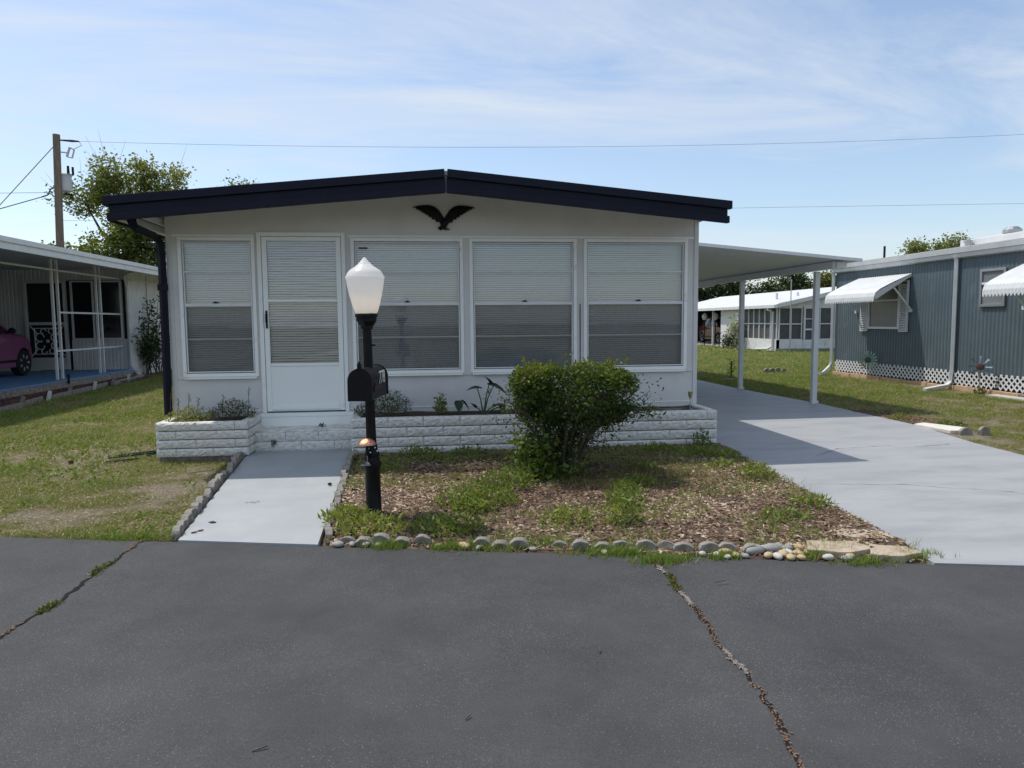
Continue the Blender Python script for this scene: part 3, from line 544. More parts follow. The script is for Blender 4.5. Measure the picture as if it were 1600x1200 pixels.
def planter(x0, x1, y0, y1, zb, nc, name, label, lefts, rights):
    t = T(name, ((x0+x1)/2, y0, 0), label, 'planter'); h = (.432-zb)/nc
    for k in range(nc):
        z = zb + k*h; course(t, (x0,y0), (x1,y0), z, h, 0, .40 if k % 2 else .20)
        if rights: course(t, (x1-.001,y0+.10), (x1-.001,y1), z, h, math.pi/2, .3 if k % 2 else .18, (.3,.34))
        if lefts: course(t, (x0+.001,y1), (x0+.001,y0+.10), z, h, -math.pi/2, .3 if k % 2 else .18, (.3,.34))
    m = MB(); m.box(x0+.022, x1-.022, y0+.012, y1, zb-.11, .40); core = obj('mortar_core', m, MATS['mortar_dirt'], t)
    xs_, ys_ = np.meshgrid(np.linspace(x0+.092, x1-.092, 60), np.linspace(y0+.092, y1, 12)); zs_ = .402 + .03*(fbm(xs_*5, ys_*5, 19) - .4); n = 60
    i0 = (np.arange(11)[:,None]*n + np.arange(n-1)[None,:]).ravel(); npm('soil', np.stack([xs_.ravel(), ys_.ravel(), zs_.ravel()], 1), np.stack([i0,i0+1,i0+n+1,i0+n],1), soil_m, t, smooth=True)
    return t
random.seed(3); mat('mortar_dirt', (.10,.075,.062), (.26,.20,.17), .95, 14, bump=.5)
planter(-2.88, -1.945, 7.75, 8.385, .06, 4, 'block_planter', 'small white block planter left of the front step', True, True)
planter(-.87, 3.25, 7.75, 8.385, .0, 4, 'block_planter', 'long white block planter under the three wide windows', True, True)
st = T('front_step', (-1.43, 8.0, 0), 'low white painted block step below the front door', 'step')
for k in range(2): course(st, (-1.94,8.0), (-.875,8.0), .05+k*.108, .112, 0, .33 if k else .5, (.4,.36))
m = MB(); m.box(-1.94,-.875,8.02,8.345,.0,.255); m.box(-1.942,-.873,7.995,8.346,.256,.278); obj('tread', m, block_m, st, bevel=.006)

# ------------------------------------------------------------------ carport
CP = T('carport', (6.5, 11.46, 0), 'white aluminium carport roof on two square posts over the driveway', 'carport')
def cz(x): return 2.685 - (x-3.24)*.089
m = MB(); m.prism([(3.25,cz(3.25)-.03),(6.70,cz(6.70)-.03),(6.70,cz(6.70)),(3.25,cz(3.25))], 10.54, 20); obj('roof_panel', m, alu_m, CP)
m = MB(); m.prism([(3.25,cz(3.25)-.036),(6.72,cz(6.72)-.036),(6.72,cz(6.72)+.012),(3.25,cz(3.25)+.012)], 10.50, 10.538); obj('front_edge', m, alu_m, CP)
m = MB(); m.box(6.36,6.47,10.72,20,cz(6.4)-.15,cz(6.47)-.032); obj('beam', m, alu_m, CP)
m = MB(); m.box(6.471,6.56,10.74,20,cz(6.5)-.10,cz(6.56)-.034); m.box(6.40,6.56,10.66,10.718,cz(6.5)-.14,cz(6.56)-.036); obj('beam_end', m, alu_m, CP)
for x, y in ((6.52,11.46),(6.40,14.1)):
    m = MB(); m.box(x-.042,x+.042,y-.042,y+.042,.012,cz(6.4)-.152); p = obj('post', m, alu_m, CP, bevel=.004)
    m = MB(); m.box(x-.06,x+.06,y-.06,y-.0425,.012,.06); obj('foot_bracket', m, alu_m, p)
m = MB(); m.box(6.38,6.43,15.6,20,cz(6.4)-.19,cz(6.4)-.152); obj('rear_beam', m, alu_m, CP)

# ------------------------------------------------------------------ lamp post, mailbox, copper light
LX, LY = -.438, 5.25
LP = T('lamp_post', (LX, LY, .03), 'black lamp post with white acorn globe standing in the front bed', 'lamp post')
tilt = Matrix.Translation((LX,LY,0)) @ Matrix.Rotation(R_(-.7),4,'Y') @ Matrix.Translation((-LX,-LY,0))
m = MB(); m.lathe([(.064,.0),(.064,.02),(.057,.03),(.056,.37),(.060,.38),(.060,.40),(.068,.405),(.068,.43),(.056,.44),(.053,.475),(.058,.48),(.058,.495),(.046,.51),(.041,.56)], 20, (LX,LY,0)); m.xf(tilt); obj('base', m, black_m, LP, smooth=True)
m = MB(); m.lathe([(.0405,.55),(.038,.60),(.0355,.95),(.0325,1.46)], 16, (LX,LY,0), flute=2, fd=.05); m.xf(tilt); obj('shaft', m, black_m, LP, smooth=True)
m = MB(); m.lathe([(.034,1.405),(.045,1.41),(.045,1.43),(.058,1.44),(.066,1.46),(.072,1.465),(.072,1.492),(.082,1.496),(.082,1.515),(.07,1.52)], 20, (LX,LY,0)); m.xf(tilt); obj('fitter', m, black_m, LP, smooth=True)
m = MB(); m.tube([(LX+.03,LY-.01,1.29),(LX+.055,LY-.02,1.29)], .007, 6); m.xf(tilt); obj('photocell', m, black_m, LP)
m = MB(); m.lathe([(.074,1.521),(.082,1.53),(.098,1.58),(.118,1.66),(.131,1.73),(.136,1.765),(.140,1.770),(.140,1.786),(.133,1.789),(.131,1.796),(.124,1.812),(.108,1.830),(.085,1.845),(.066,1.856),(.057,1.866),(.048,1.870),(.042,1.882),(.030,1.890),(.026,1.900),(.017,1.905),(.014,1.915),(.001,1.922)], 32, (LX,LY,0), flute=4, fd=.012); m.f = m.f[:-2] + m.f[-1:]; m.xf(tilt); gl = obj('globe', m, globe_m, LP, smooth=True)
m = MB(); m.lathe([(.012,1.53),(.016,1.56),(.03,1.60),(.033,1.625),(.028,1.65),(.001,1.665)], 12, (LX,LY,0)); m.xf(tilt); obj('bulb', m, bulb_m, LP, smooth=True)
# mailbox: axis square to the road
MA = math.atan(.16)
MT = Matrix.Translation((LX-.012, LY-.02, 0)) @ Matrix.Rotation(-MA, 4, 'Z')
MX = T('mailbox', (LX, LY-.02, .917), 'black arched mailbox with white house number on the lamp post', 'mailbox')
hw_, zb_, zm_ = .080, .915, 1.050
prof = [(-hw_,zb_),(hw_,zb_)] + [(hw_*math.cos(a), zm_ + .083*math.sin(a)) for a in np.linspace(0, math.pi, 15)]
m = MB(); m.prism(prof, -.235, .235); m.xf(MT); obj('box', m, black_m, MX, smooth=True)
big = [(-hw_-.006,zb_-.004),(hw_+.006,zb_-.004)] + [((hw_+.006)*math.cos(a), zm_ + .089*math.sin(a)) for a in np.linspace(0, math.pi, 15)]
m = MB(); m.prism(big, -.262, -.236); m.xf(MT); d_ = obj('door', m, black_m, MX, smooth=True)
m = MB(); m.box(-.014,.014,-.268,-.246,zm_+.084,zm_+.12); m.tube([(0,-.257,zm_+.12),(0,-.257,zm_+.135)], .009, 6); m.xf(MT); obj('door_pull', m, black_m, d_)
m = MB(); m.prism(big, .236, .25); m.xf(MT); obj('rear_rim', m, black_m, MX, smooth=True)
m = MB(); m.box(hw_+.001,hw_+.006,-.15,.02,.985,1.005); m.box(hw_+.001,hw_+.006,-.15,-.12,1.0,1.03); m.box(hw_+.001,hw_+.010,-.19,-.17,.97,1.01); m.xf(MT); obj('flag', m, mat('faded_red', (.06,.015,.014), rough=.5), MX)
cu = bpy.data.curves.new('number', 'FONT'); cu.body = '778'; cu.size = .135; cu.extrude = .0006; cu.align_x = 'CENTER'; cu.space_character = .92
to = bpy.data.objects.new('tmp_text', cu); C.objects.link(to); dg = bpy.context.evaluated_depsgraph_get(); me = bpy.data.meshes.new_from_object(to.evaluated_get(dg)); bpy.data.objects.remove(to)
num_m = mat('white_vinyl', (.75,.75,.73), rough=.5)
me.transform(MT @ Matrix.Translation((hw_+.0035, .06, 1.012)) @ Matrix.Rotation(math.pi/2,4,'Z') @ Matrix.Rotation(math.pi/2,4,'X')); me.name = 'house_number'
link('house_number', me, num_m, MX)
CL = T('mushroom_light', (LX-.03, LY-.07, .46), 'small copper mushroom cap light clipped to the lamp post', 'light')
cx_, cy_ = LX-.032, LY-.085
m = MB(); m.lathe([(.066,.575),(.064,.583),(.054,.597),(.036,.611),(.015,.619),(.001,.621)], 20, (cx_,cy_,0)); obj('cap', m, copper_m, CL, smooth=True)
m = MB(); m.tube([(cx_,cy_,.576),(cx_,cy_,.50),(cx_+.01,cy_+.03,.47)], .011, 8); m.tube([(cx_-.02,cy_,.56),(cx_-.02,cy_,.572)], .006, 6); obj('stem', m, black_m, CL)
m = MB()
for k in range(20):
    a = 2*math.pi*k/20; b = 2*math.pi*(k+1)/20; m.bar((cx_-.012+.034*math.cos(a),cy_+.02*math.sin(a),.425),(cx_-.012+.034*math.cos(b),cy_+.02*math.sin(b),.425),.005)
m.bar((cx_,cy_,.425),(cx_,cy_,.51),.004); obj('ring_clip', m, steel_m, CL)
m = MB()
for dx_, dz_ in ((-.012,.54),(.05,.52),(.0,.51),(.035,.545)): m.lathe([(.001,-.006),(.006,-.002),(.006,.002),(.001,.006)], 6, (cx_+dx_+.02,LY-.053,dz_), 'y')
obj('screw', m, mat('white_screw', (.8,.8,.78), rough=.4), CL)

# ------------------------------------------------------------------ edging
def scallop_mesh(seed, w=.15, h=.12, t=.055):
    rg = np.random.default_rng(seed); p = [(-w/2,-.06),(w/2,-.06),(w/2,h*.55)] + [(w/2*math.cos(a), h*.55 + h*.45*math.sin(a)) for a in np.linspace(.25, math.pi-.25, 7)] + [(-w/2,h*.55)]
    m = MB(); m.prism(p, -t/2, t/2); me = bpy.data.meshes.new('edging_block'); me.from_pydata([tuple(np.array(q)+rg.normal(0,.003,3)) for q in m.v], [], m.f)
    bm = bmesh.new(); bm.from_mesh(me); bmesh.ops.recalc_face_normals(bm, faces=bm.faces); bmesh.ops.bevel(bm, geom=bm.edges[:], offset=.004, segments=1, affect='EDGES', clamp_overlap=True); bm.to_mesh(me); bm.free(); me.materials.append(conc_m); return me
SC = [scallop_mesh(i) for i in range(5)]
def border(a, b, step, label, zs=(.0,.0), jitter=.01, skip=(), sc=1.0):
    t = T('edging_border', (a[0], a[1], 0), label, 'edging'); L = math.hypot(b[0]-a[0], b[1]-a[1]); n = int(L/step); rz = math.atan2(b[1]-a[1], b[0]-a[0])
    for k in range(n):
        if k in skip: continue
        f = (k+.5)/n; o = bpy.data.objects.new('edging_block', random.choice(SC)); C.objects.link(o); o.parent = t; o.matrix_parent_inverse = MW[t.name].inverted()
        o.matrix_basis = Matrix.Translation((a[0]+(b[0]-a[0])*f + random.gauss(0,jitter), a[1]+(b[1]-a[1])*f + random.gauss(0,jitter), zs[0]+(zs[1]-zs[0])*f + random.gauss(0,.009))) @ Matrix.Rotation(rz + random.gauss(0,.09), 4, 'Z') @ Matrix.Rotation(random.gauss(0,.11), 4, 'X') @ Matrix.Rotation(random.gauss(0,.05), 4, 'Y') @ Matrix.Scale(sc*random.uniform(.93,1.05), 4)
    return t
border((-1.74,4.93), (-2.02,7.72), .135, 'row of concrete edging blocks along the left side of the walkway', (-.03,.01), .006, sc=.92)
border((-.715,4.76), (-.86,7.70), .135, 'row of concrete edging blocks along the right side of the walkway', (-.035,.005), .006, sc=.85)
border((-.66,4.70), (2.02,4.09), .125, 'row of scalloped concrete edging between mulch bed and road', (-.030,-.034), .016, skip=(5,6,10), sc=.82)
def peb_mesh(seed):
    bm = bmesh.new(); bmesh.ops.create_icosphere(bm, subdivisions=2, radius=1); rg = np.random.default_rng(seed); k = rg.normal(size=(4,3)); ph = rg.uniform(0,6,4)
    for v in bm.verts:
        s = 1 + .10*sum(math.sin(float(np.dot(k[i], v.co))*1.6 + ph[i]) for i in range(4))/2; v.co *= s
    for f in bm.faces: f.smooth = True
    me = bpy.data.meshes.new('stone'); bm.to_mesh(me); bm.free(); return me
PM = {c: [peb_mesh(i + 10*j) for i in range(4)] for j, c in enumerate('gyw')}
for c, mm in zip('gyw', (pebg_m, peby_m, pebw_m)):
    for me in PM[c]: me.materials.append(mm)
RS = T('river_stone_border', (2.1, 4.02, 0), 'grey, white and yellow rounded river stones beside the flagstones', 'stones')
def pebble(parent, x, y, r, c, z=.01):
    o = bpy.data.objects.new('stone', random.choice(PM[c])); C.objects.link(o); o.parent = parent; o.matrix_parent_inverse = MW[parent.name].inverted()
    o.matrix_basis = Matrix.Translation((x, y, z + r*.35)) @ Matrix.Rotation(random.uniform(0,3.1),4,'Z') @ Matrix.Diagonal((r*random.uniform(.95,1.35), r*random.uniform(.75,1), r*.62, 1))
for x, y, r, c in ((1.97,4.09,.055,'g'),(2.09,4.11,.05,'g'),(2.02,4.01,.034,'y'),(2.07,3.99,.032,'w'),(2.12,4.02,.036,'y'),(2.17,4.06,.03,'w'),(2.19,4.11,.038,'g'),(2.22,4.02,.033,'y'),(2.14,3.96,.03,'y'),(2.27,4.13,.035,'y'),(2.24,4.17,.03,'w'),(2.30,4.17,.03,'y'),(2.16,4.16,.035,'g'),(2.05,4.15,.03,'w'),(2.33,4.10,.026,'w'),(2.20,3.95,.028,'y'),(2.36,3.93,.03,'w'),(2.46,3.90,.026,'g'),(1.83,4.05,.028,'y'),(1.77,4.03,.024,'w'),(1.72,4.07,.03,'w'),(1.88,4.03,.024,'g'),(1.64,4.10,.026,'w'),(2.50,3.93,.028,'y'),(2.29,4.04,.03,'y'),(1.79,4.12,.03,'y')): pebble(RS, x, y, r, c)
o = T('river_stone_scatter', (0, 4.4, 0), 'few loose grey and tan pebbles along the asphalt edge near the lamp post', 'pebbles')
for x, y, r, c in ((-.62,4.60,.034,'g'),(-.53,4.60,.026,'g'),(-.44,4.585,.024,'g'),(.19,4.46,.035,'y'),(.02,4.50,.02,'y'),(-.36,4.57,.022,'g'),(.28,4.42,.02,'g'),(1.05,4.22,.026,'w'),(.62,4.34,.02,'g')): pebble(o, x, y, r, c)
def flag(pts, label, z=.044):
    c = np.mean(pts, 0); P_ = []
    for a, b in zip(pts, pts[1:] + pts[:1]):
        for t in (0,.33,.66): P_.append((a[0]+(b[0]-a[0])*t + random.gauss(0,.008), a[1]+(b[1]-a[1])*t + random.gauss(0,.008)))
    m = MB(); m.prism(P_, -.02, z, 'xy'); o = obj('flagstone', m, stone_m, bevel=.006); tag(o, label, 'flagstone', 'flagstones at the drive corner')
flag([(2.28,4.02),(2.36,4.19),(2.62,4.15),(2.72,4.0),(2.52,3.93)], 'tan flagstone next to the yellow river stones')
flag([(2.58,4.30),(2.70,4.42),(2.95,4.33),(2.97,4.15),(2.76,4.18)], 'tan flagstone farthest from the road, touching the driveway edge')
flag([(2.60,3.90),(2.72,4.06),(2.90,3.99),(2.94,3.86),(2.70,3.83)], 'tan flagstone closest to the asphalt at the driveway corner')
# ------------------------------------------------------------------ planting near the house
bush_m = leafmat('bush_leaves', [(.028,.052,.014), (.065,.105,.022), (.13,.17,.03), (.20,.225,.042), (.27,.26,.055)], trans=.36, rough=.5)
weed_m = leafmat('weed_leaves', [(.07,.11,.022), (.125,.185,.03), (.19,.245,.045), (.31,.32,.09)], trans=.35)
dry_m = leafmat('dry_stems', [(.10,.06,.035), (.20,.13,.075), (.34,.25,.14)], trans=.15, rough=.9)
lav_m = leafmat('grey_green_leaves', [(.045,.06,.022), (.08,.095,.035), (.13,.14,.055)], trans=.25)
flw_m = leafmat('yellow_green_leaves', [(.12,.15,.03), (.21,.23,.06), (.36,.33,.12)], trans=.35)
alo_m = leafmat('elephant_ear_leaf', [(.02,.05,.02), (.035,.075,.025)], trans=.3, rough=.3)

B = T('clipped_bush', (1.2, 6.4, 0), 'clipped green bush with flat wide top and bare lower stems in mulch bed', 'bush')
rg = random.Random(9); stems = MB(); ends = []
for k in range(24):
    a = rg.uniform(0, 6.28); r0 = rg.uniform(.02,.14); p0 = Vector((1.18 + r0*math.cos(a), 6.38 + r0*math.sin(a), .02)); r1 = rg.uniform(.2,.52)
    p2 = Vector((1.30 + r1*math.cos(a)*1.05, 6.4 + r1*math.sin(a)*.9, rg.uniform(.6,.85))); p1 = p0.lerp(p2, .5) + Vector((rg.uniform(-.05,.05), rg.uniform(-.05,.05), .08))
    stems.tube([p0, p1, p2], [.018,.012,.006], 5); ends.append((p0, p1, p2))
    for j in range(7):
        t = rg.uniform(.25,1); q = p1.lerp(p2, t); e = q + Vector((rg.gauss(0,.14), rg.gauss(0,.12), rg.uniform(.0,.22))); stems.tube([q, e], [.006,.003], 4); ends.append((q, q, e))
obj('stems', stems, bark_m, B, smooth=True)
def crown_pts(n):
    out = []
    while sum(map(len, out)) < n:
        d = rng.normal(size=(n,3)); d /= np.linalg.norm(d, axis=1)[:,None]; r = rng.uniform(.45,1,n)**.45
        d4 = np.sign(d)*np.abs(d)**.56; p = d4*r[:,None]*np.array([.53,.45,.29]); lump = fbm((p[:,0]+d[:,1])*3.1, (p[:,2]*2+p[:,1])*3.1, 71)
        p = p*np.stack([(.78+.30*np.clip((p[:,2]+.3)/.35,0,1))*(.84+.32*lump), .84+.32*lump, .86+.28*lump], 1) + np.array([1.285,6.40,.775]); dens = fbm(p[:,0]*6.5, (p[:,1]+p[:,2])*6.5, 15, 3)
        low = np.clip((p[:,2]-.52)/.3, 0, 1); keep = rng.uniform(0,1,n) < np.clip((dens-.36)*4.2, .04, 1)*(.45 + .55*low); out.append(p[keep])
    return np.concatenate(out)[:n]
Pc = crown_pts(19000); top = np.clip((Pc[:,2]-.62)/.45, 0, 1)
yel = fbm(Pc[:,0]*3.2, Pc[:,1]*3+Pc[:,2]*3, 44); leaves('crown', Pc, .034, bush_m, B, v=.08 + .60*top*yel + .35*np.clip(yel-.5,0,1)*2*top, kind='stuff', up=.35, asp=.5)  # leaf tone lightened towards the crown top, sunlight put into the colour
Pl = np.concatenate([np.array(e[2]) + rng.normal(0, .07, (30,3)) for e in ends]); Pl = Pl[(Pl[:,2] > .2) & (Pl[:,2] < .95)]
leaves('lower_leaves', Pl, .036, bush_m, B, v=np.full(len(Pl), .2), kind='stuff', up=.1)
sh = []
for k in range(70):
    a = rng.uniform(0,6.28); q = np.array([1.285 + .55*math.cos(a)*rng.uniform(.3,1), 6.4 + .45*math.sin(a)*rng.uniform(.3,1), 1.0 + rng.uniform(-.12,.06)]); d = np.array([math.cos(a)*.5, math.sin(a)*.3, rng.uniform(.4,1)]); L_ = rng.uniform(.05,.16)
    sh.append(q + d*L_*rng.uniform(0,1,(14,1)) + rng.normal(0,.010,(14,3)))
leaves('shoots', np.concatenate(sh), .032, bush_m, B, v=np.full(70*14,.62), kind='stuff', up=.6)
tw = MB()
for k in range(60):
    a = rng.uniform(0,6.28); r = rng.uniform(.1,.45); tw.tube([(1.18+rng.normal(0,.08),6.38+rng.normal(0,.07),rng.uniform(.05,.3)),(1.26+r*math.cos(a),6.4+r*.8*math.sin(a),rng.uniform(.35,.65))], [.005,.002], 4)
obj('twigs', tw, bark_m, B)
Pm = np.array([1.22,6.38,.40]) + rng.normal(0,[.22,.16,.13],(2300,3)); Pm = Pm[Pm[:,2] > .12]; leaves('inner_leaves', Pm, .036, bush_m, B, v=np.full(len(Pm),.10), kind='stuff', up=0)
# low branch reaching right
m = MB(); m.tube([(1.4,6.35,.42),(1.66,6.3,.56),(1.9,6.25,.62),(2.02,6.25,.58)], [.01,.007,.004,.003], 5); obj('side_branch', m, bark_m, B)
Pb = np.concatenate([np.array([1.45+.6*t,6.32-.1*t,.45+.2*math.sin(t*2.2)]) + rng.normal(0,[.05,.05,.04],(16,3)) for t in np.linspace(0,1,26)]); leaves('branch_leaves', Pb, .045, bush_m, B, v=np.full(len(Pb), .13), kind='stuff', asp=.35, up=0, droop=.3)
# vine and weeds growing through its foot
Pv = np.concatenate([np.array(c) + rng.normal(0, s, (k,3)) for c, s, k in (((.86,6.25,.30),(.07,.07,.09),420),((.92,6.22,.14),(.09,.08,.08),380),((1.02,6.17,.11),(.09,.07,.06),180),((1.22,6.12,.14),(.09,.06,.06),60),((1.02,6.2,.34),(.07,.08,.1),120),((1.02,6.1,.86),(.09,.05,.05),140),((1.3,6.0,.84),(.08,.04,.05),60))]); Pv = Pv[Pv[:,2] > .02]
vine = leaves('foot_vine', Pv, .055, weed_m, v=np.full(len(Pv), .25), kind=None, asp=.6, up=.15); tag(vine, 'bright green broad leaved vine climbing the foot of the clipped bush', 'vine')

def clump(name, x, y, r, h, n, size, mt, label, cat, v=.5, z0=None, group=None, stem=True, asp=.4, up=.8, top=None):
    z0 = float(bed_z(x, y)) if z0 is None else z0; a = rng.uniform(0,6.28,n); q = rng.uniform(0,1,n)**.6; zz_ = rng.uniform(0.05,1,n)*h*(1 - .55*q**2)
    P = np.column_stack([x + r*q*np.cos(a), y + r*q*np.sin(a)*.8, z0 + zz_]); t = T(name, (x, y, z0), label, cat, group)
    if stem:
        m = MB()
        for k in range(min(14, max(4, n//30))): 
            i = rng.integers(0, n); m.tube([(x + (P[i,0]-x)*.25, y + (P[i,1]-y)*.25, z0-.01), tuple(P[i])], [.003,.0015], 4)
        obj('stems', m, MATS['dry_stems_plain'], t)
    leaves('leaves', P, size, mt, t, v=np.full(n, v), kind='stuff', asp=asp, up=up); return t
mat('dry_stems_plain', (.10,.09,.04), rough=.9)
# planter plants
Z = .41
clump('lavender_plant', -2.17, 8.06, .24, .22, 900, .045, lav_m, 'grey green bushy herb in small planter beside the door', 'plant', .4, Z, asp=.16)
clump('lavender_plant', -.47, 8.04, .25, .30, 1000, .05, lav_m, 'tall wispy grey green herb behind the lamp post in long planter', 'plant', .45, Z, asp=.16)
clump('lavender_plant', -.76, 8.0, .09, .16, 260, .045, lav_m, 'small grey green herb at the door end of the long planter', 'plant', .4, Z, asp=.18)
clump('flowering_weed', -2.60, 7.98, .26, .15, 620, .030, flw_m, 'pale yellow green weeds spreading in the small planter by downspout', 'plant', .6, Z, asp=.5)
m = MB()
for x, y, h in ((-2.66,8.1,.28),(-2.55,8.05,.24),(-2.74,8.0,.24),(-2.30,8.1,.26),(-2.03,8.12,.34),(-2.82,8.02,.32)):
    m.tube([(x,y,Z-.02),(x+.01,y,Z+h*.6),(x+.02,y,Z+h)], [.003,.003,.002], 4)
    for j in range(8): a = rng.uniform(0,6.28); m.bar((x+.02,y,Z+h-.012*j),(x+.02+.02*math.cos(a),y+.02*math.sin(a),Z+h+.01-.012*j),.004)
sw = obj('dry_seed_stalks', m, MATS['dry_stems_plain']); tag(sw, 'thin dry seed stalks rising from the small planter', 'plant')
clump('yellow_croton', .10, 8.02, .07, .24, 240, .05, flw_m, 'yellow green upright plant in long planter left of elephant ear', 'plant', .45, Z, asp=.3)
m = MB(); m.tube([(.02,8.1,Z-.02),(.0,8.1,.58)], .006, 4); m.tube([(.0,8.1,.58),(.07,8.08,.61),(.12,8.06,.62)], .006, 4); m.add([(-.02,8.1,.57),(.13,8.05,.63),(.12,8.02,.60),(-.01,8.03,.54)], [(0,1,2,3)]); 
def ear(mb, base, tip_dir, L, Wd, pitch):      # one heart shaped leaf, folded along the midrib
    d = Vector(tip_dir).normalized(); s = d.cross(Vector((0,0,1))).normalized(); u = s.cross(d); pts = [(-.28,.0),(-.36,.22),(-.22,.46),(.05,.55),(.38,.42),(.72,.18),(1,0)]
    c = Vector(base); top_ = [c + d*(a*L) + s*(b*Wd) + u*(b*Wd*.35 - (a**2)*L*.18) for a, b in pts]; bot = [c + d*(a*L) - s*(b*Wd) + u*(b*Wd*.35 - (a**2)*L*.18) for a, b in pts]
    mid = [c + d*(a*L) - u*((a**2)*L*.18) for a, b in pts]; n = len(pts); b0 = mid + top_ + bot
    mb.add(b0, [(i, i+1, n+i+1, n+i) for i in range(n-1)] + [(i+1, i, 2*n+i, 2*n+i+1) for i in range(n-1)])
EE = T('elephant_ear_plant', (.60, 8.05, Z), 'elephant ear plant with large dark green leaves in long planter', 'plant')
for b, tp, L, Wd in (((.52,8.03,.70),(-.9,-.2,.0),.14,.13),((.70,8.02,.72),(.85,-.2,-.35),.21,.17),((.66,8.05,.76),(-.5,-.2,.9),.11,.10),((.735,8.03,.50),(.7,-.5,.1),.12,.11),((.80,8.08,.48),(.2,-.3,-.8),.10,.09),((.48,8.0,.50),(-.5,-.5,.6),.09,.06)):
    m = MB(); ear(m, b, tp, L, Wd, 0); lf = obj('leaf', m, alo_m, EE, smooth=True)
    m = MB(); m.tube([(.59,8.06,Z-.03),(.59+(b[0]-.59)*.45,8.06,Z+(b[2]-Z)*.55), b], [.010,.007,.005], 6); obj('leaf_stalk', m, mat('stalk_green', (.05,.08,.03), rough=.5) if 'stalk_green' not in MATS else MATS['stalk_green'], lf)
E2 = T('elephant_ear_plant', (.31, 8.05, Z), 'small two leaved elephant ear sprout left of the larger one', 'plant')
for b, tp, L, Wd in (((.30,8.03,.53),(.05,-.5,-.85),.11,.09),((.36,8.05,.54),(.6,-.3,-.6),.12,.06)):
    m = MB(); ear(m, b, tp, L, Wd, 0); lf = obj('leaf', m, alo_m, E2, smooth=True); m = MB(); m.tube([(.31,8.06,Z-.03), b], [.006,.004], 5); obj('leaf_stalk', m, MATS['stalk_green'], lf)
clump('planter_sprig', 2.15, 8.0, .16, .2, 120, .05, lav_m, 'thin grey green sprig in long planter right of the clipped bush', 'plant', .3, Z, asp=.2)
SL = T('solar_stake_light', (3.02, 8.0, Z-.03), 'small brass solar stake light at right end of long planter', 'light')
m = MB(); m.tube([(3.02,8.0,Z-.04),(3.02,8.0,.545)], .006, 6); obj('stake', m, steel_m, SL)
m = MB(); m.lathe([(.012,.54),(.024,.57),(.026,.60),(.030,.603),(.030,.615),(.001,.618)], 12, (3.02,8.0,0)); obj('head', m, mat('brass', (.35,.27,.13), rough=.4, metal=.6), SL, smooth=True)

clump('step_weed', -1.74, 7.975, .03, .07, 40, .03, lav_m, 'tiny dark weed growing from the left joint of the step', 'plant', .1, .11)
clump('step_weed', -1.24, 8.2, .035, .035, 40, .03, lav_m, 'tiny dark tuft lying on the right of the step tread', 'plant', .0, .279)
# weeds in the bed: (x, y, radius, height, leaves, tone)
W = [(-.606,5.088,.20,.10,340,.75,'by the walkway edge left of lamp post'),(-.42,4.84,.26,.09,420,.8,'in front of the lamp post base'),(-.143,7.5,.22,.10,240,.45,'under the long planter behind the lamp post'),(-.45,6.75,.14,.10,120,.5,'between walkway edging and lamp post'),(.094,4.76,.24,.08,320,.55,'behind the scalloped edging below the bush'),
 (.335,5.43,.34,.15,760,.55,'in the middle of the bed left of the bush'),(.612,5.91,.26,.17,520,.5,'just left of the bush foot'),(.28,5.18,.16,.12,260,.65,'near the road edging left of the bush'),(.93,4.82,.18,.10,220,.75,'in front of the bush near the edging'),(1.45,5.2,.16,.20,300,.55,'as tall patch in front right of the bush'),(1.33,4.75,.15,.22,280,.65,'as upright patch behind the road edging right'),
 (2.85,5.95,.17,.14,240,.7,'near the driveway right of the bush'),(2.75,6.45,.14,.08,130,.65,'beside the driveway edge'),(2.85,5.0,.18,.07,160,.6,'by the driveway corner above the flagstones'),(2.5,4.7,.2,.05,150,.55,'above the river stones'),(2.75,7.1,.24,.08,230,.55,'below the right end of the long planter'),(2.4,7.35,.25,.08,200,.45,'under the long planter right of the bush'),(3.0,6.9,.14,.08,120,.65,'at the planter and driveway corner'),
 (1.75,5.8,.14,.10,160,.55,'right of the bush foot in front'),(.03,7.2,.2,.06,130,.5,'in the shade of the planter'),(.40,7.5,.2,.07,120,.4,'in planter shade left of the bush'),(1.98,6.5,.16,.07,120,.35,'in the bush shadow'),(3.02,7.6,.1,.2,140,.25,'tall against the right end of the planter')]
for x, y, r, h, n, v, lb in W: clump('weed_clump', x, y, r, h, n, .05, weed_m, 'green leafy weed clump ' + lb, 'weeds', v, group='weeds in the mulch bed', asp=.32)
gt = []; gv = []
for x, y, r, n in ((.465,4.45,.22,260),(-.30,4.55,.15,160),(.767,4.42,.14,120),(1.095,4.25,.22,260),(1.36,4.04,.16,220),(1.2,4.2,.1,80),(.12,4.47,.14,150),(2.04,4.2,.1,70),(2.3,4.0,.12,90),(2.42,4.06,.1,80),(2.88,3.90,.14,160),(2.93,4.1,.06,60),(2.95,4.6,.05,60),(3.05,5.3,.05,60),(2.65,4.08,.1,70),(1.75,4.05,.12,110),(2.55,3.84,.15,110),(-2.0,4.98,.2,120)):
    q = np.column_stack([x + rng.normal(0,r*.55,n), y + rng.normal(0,r*.22,n), np.full(n,.004)]); gt.append(q)
gt = np.concatenate(gt); Vb, Fb = blade_arrays(np.repeat(gt, 3, 0) + rng.normal(0,[.012,.012,0],(3*len(gt),3)), .05, .006, 1.2)
o = npm('edge_grass', Vb, Fb, lawn_m, v=np.repeat(np.clip(rng.normal(.72,.2,3*len(gt)),0,1),3), kind='stuff'); tag(o, 'grass tufts growing over the asphalt edge around the edging stones', 'grass')
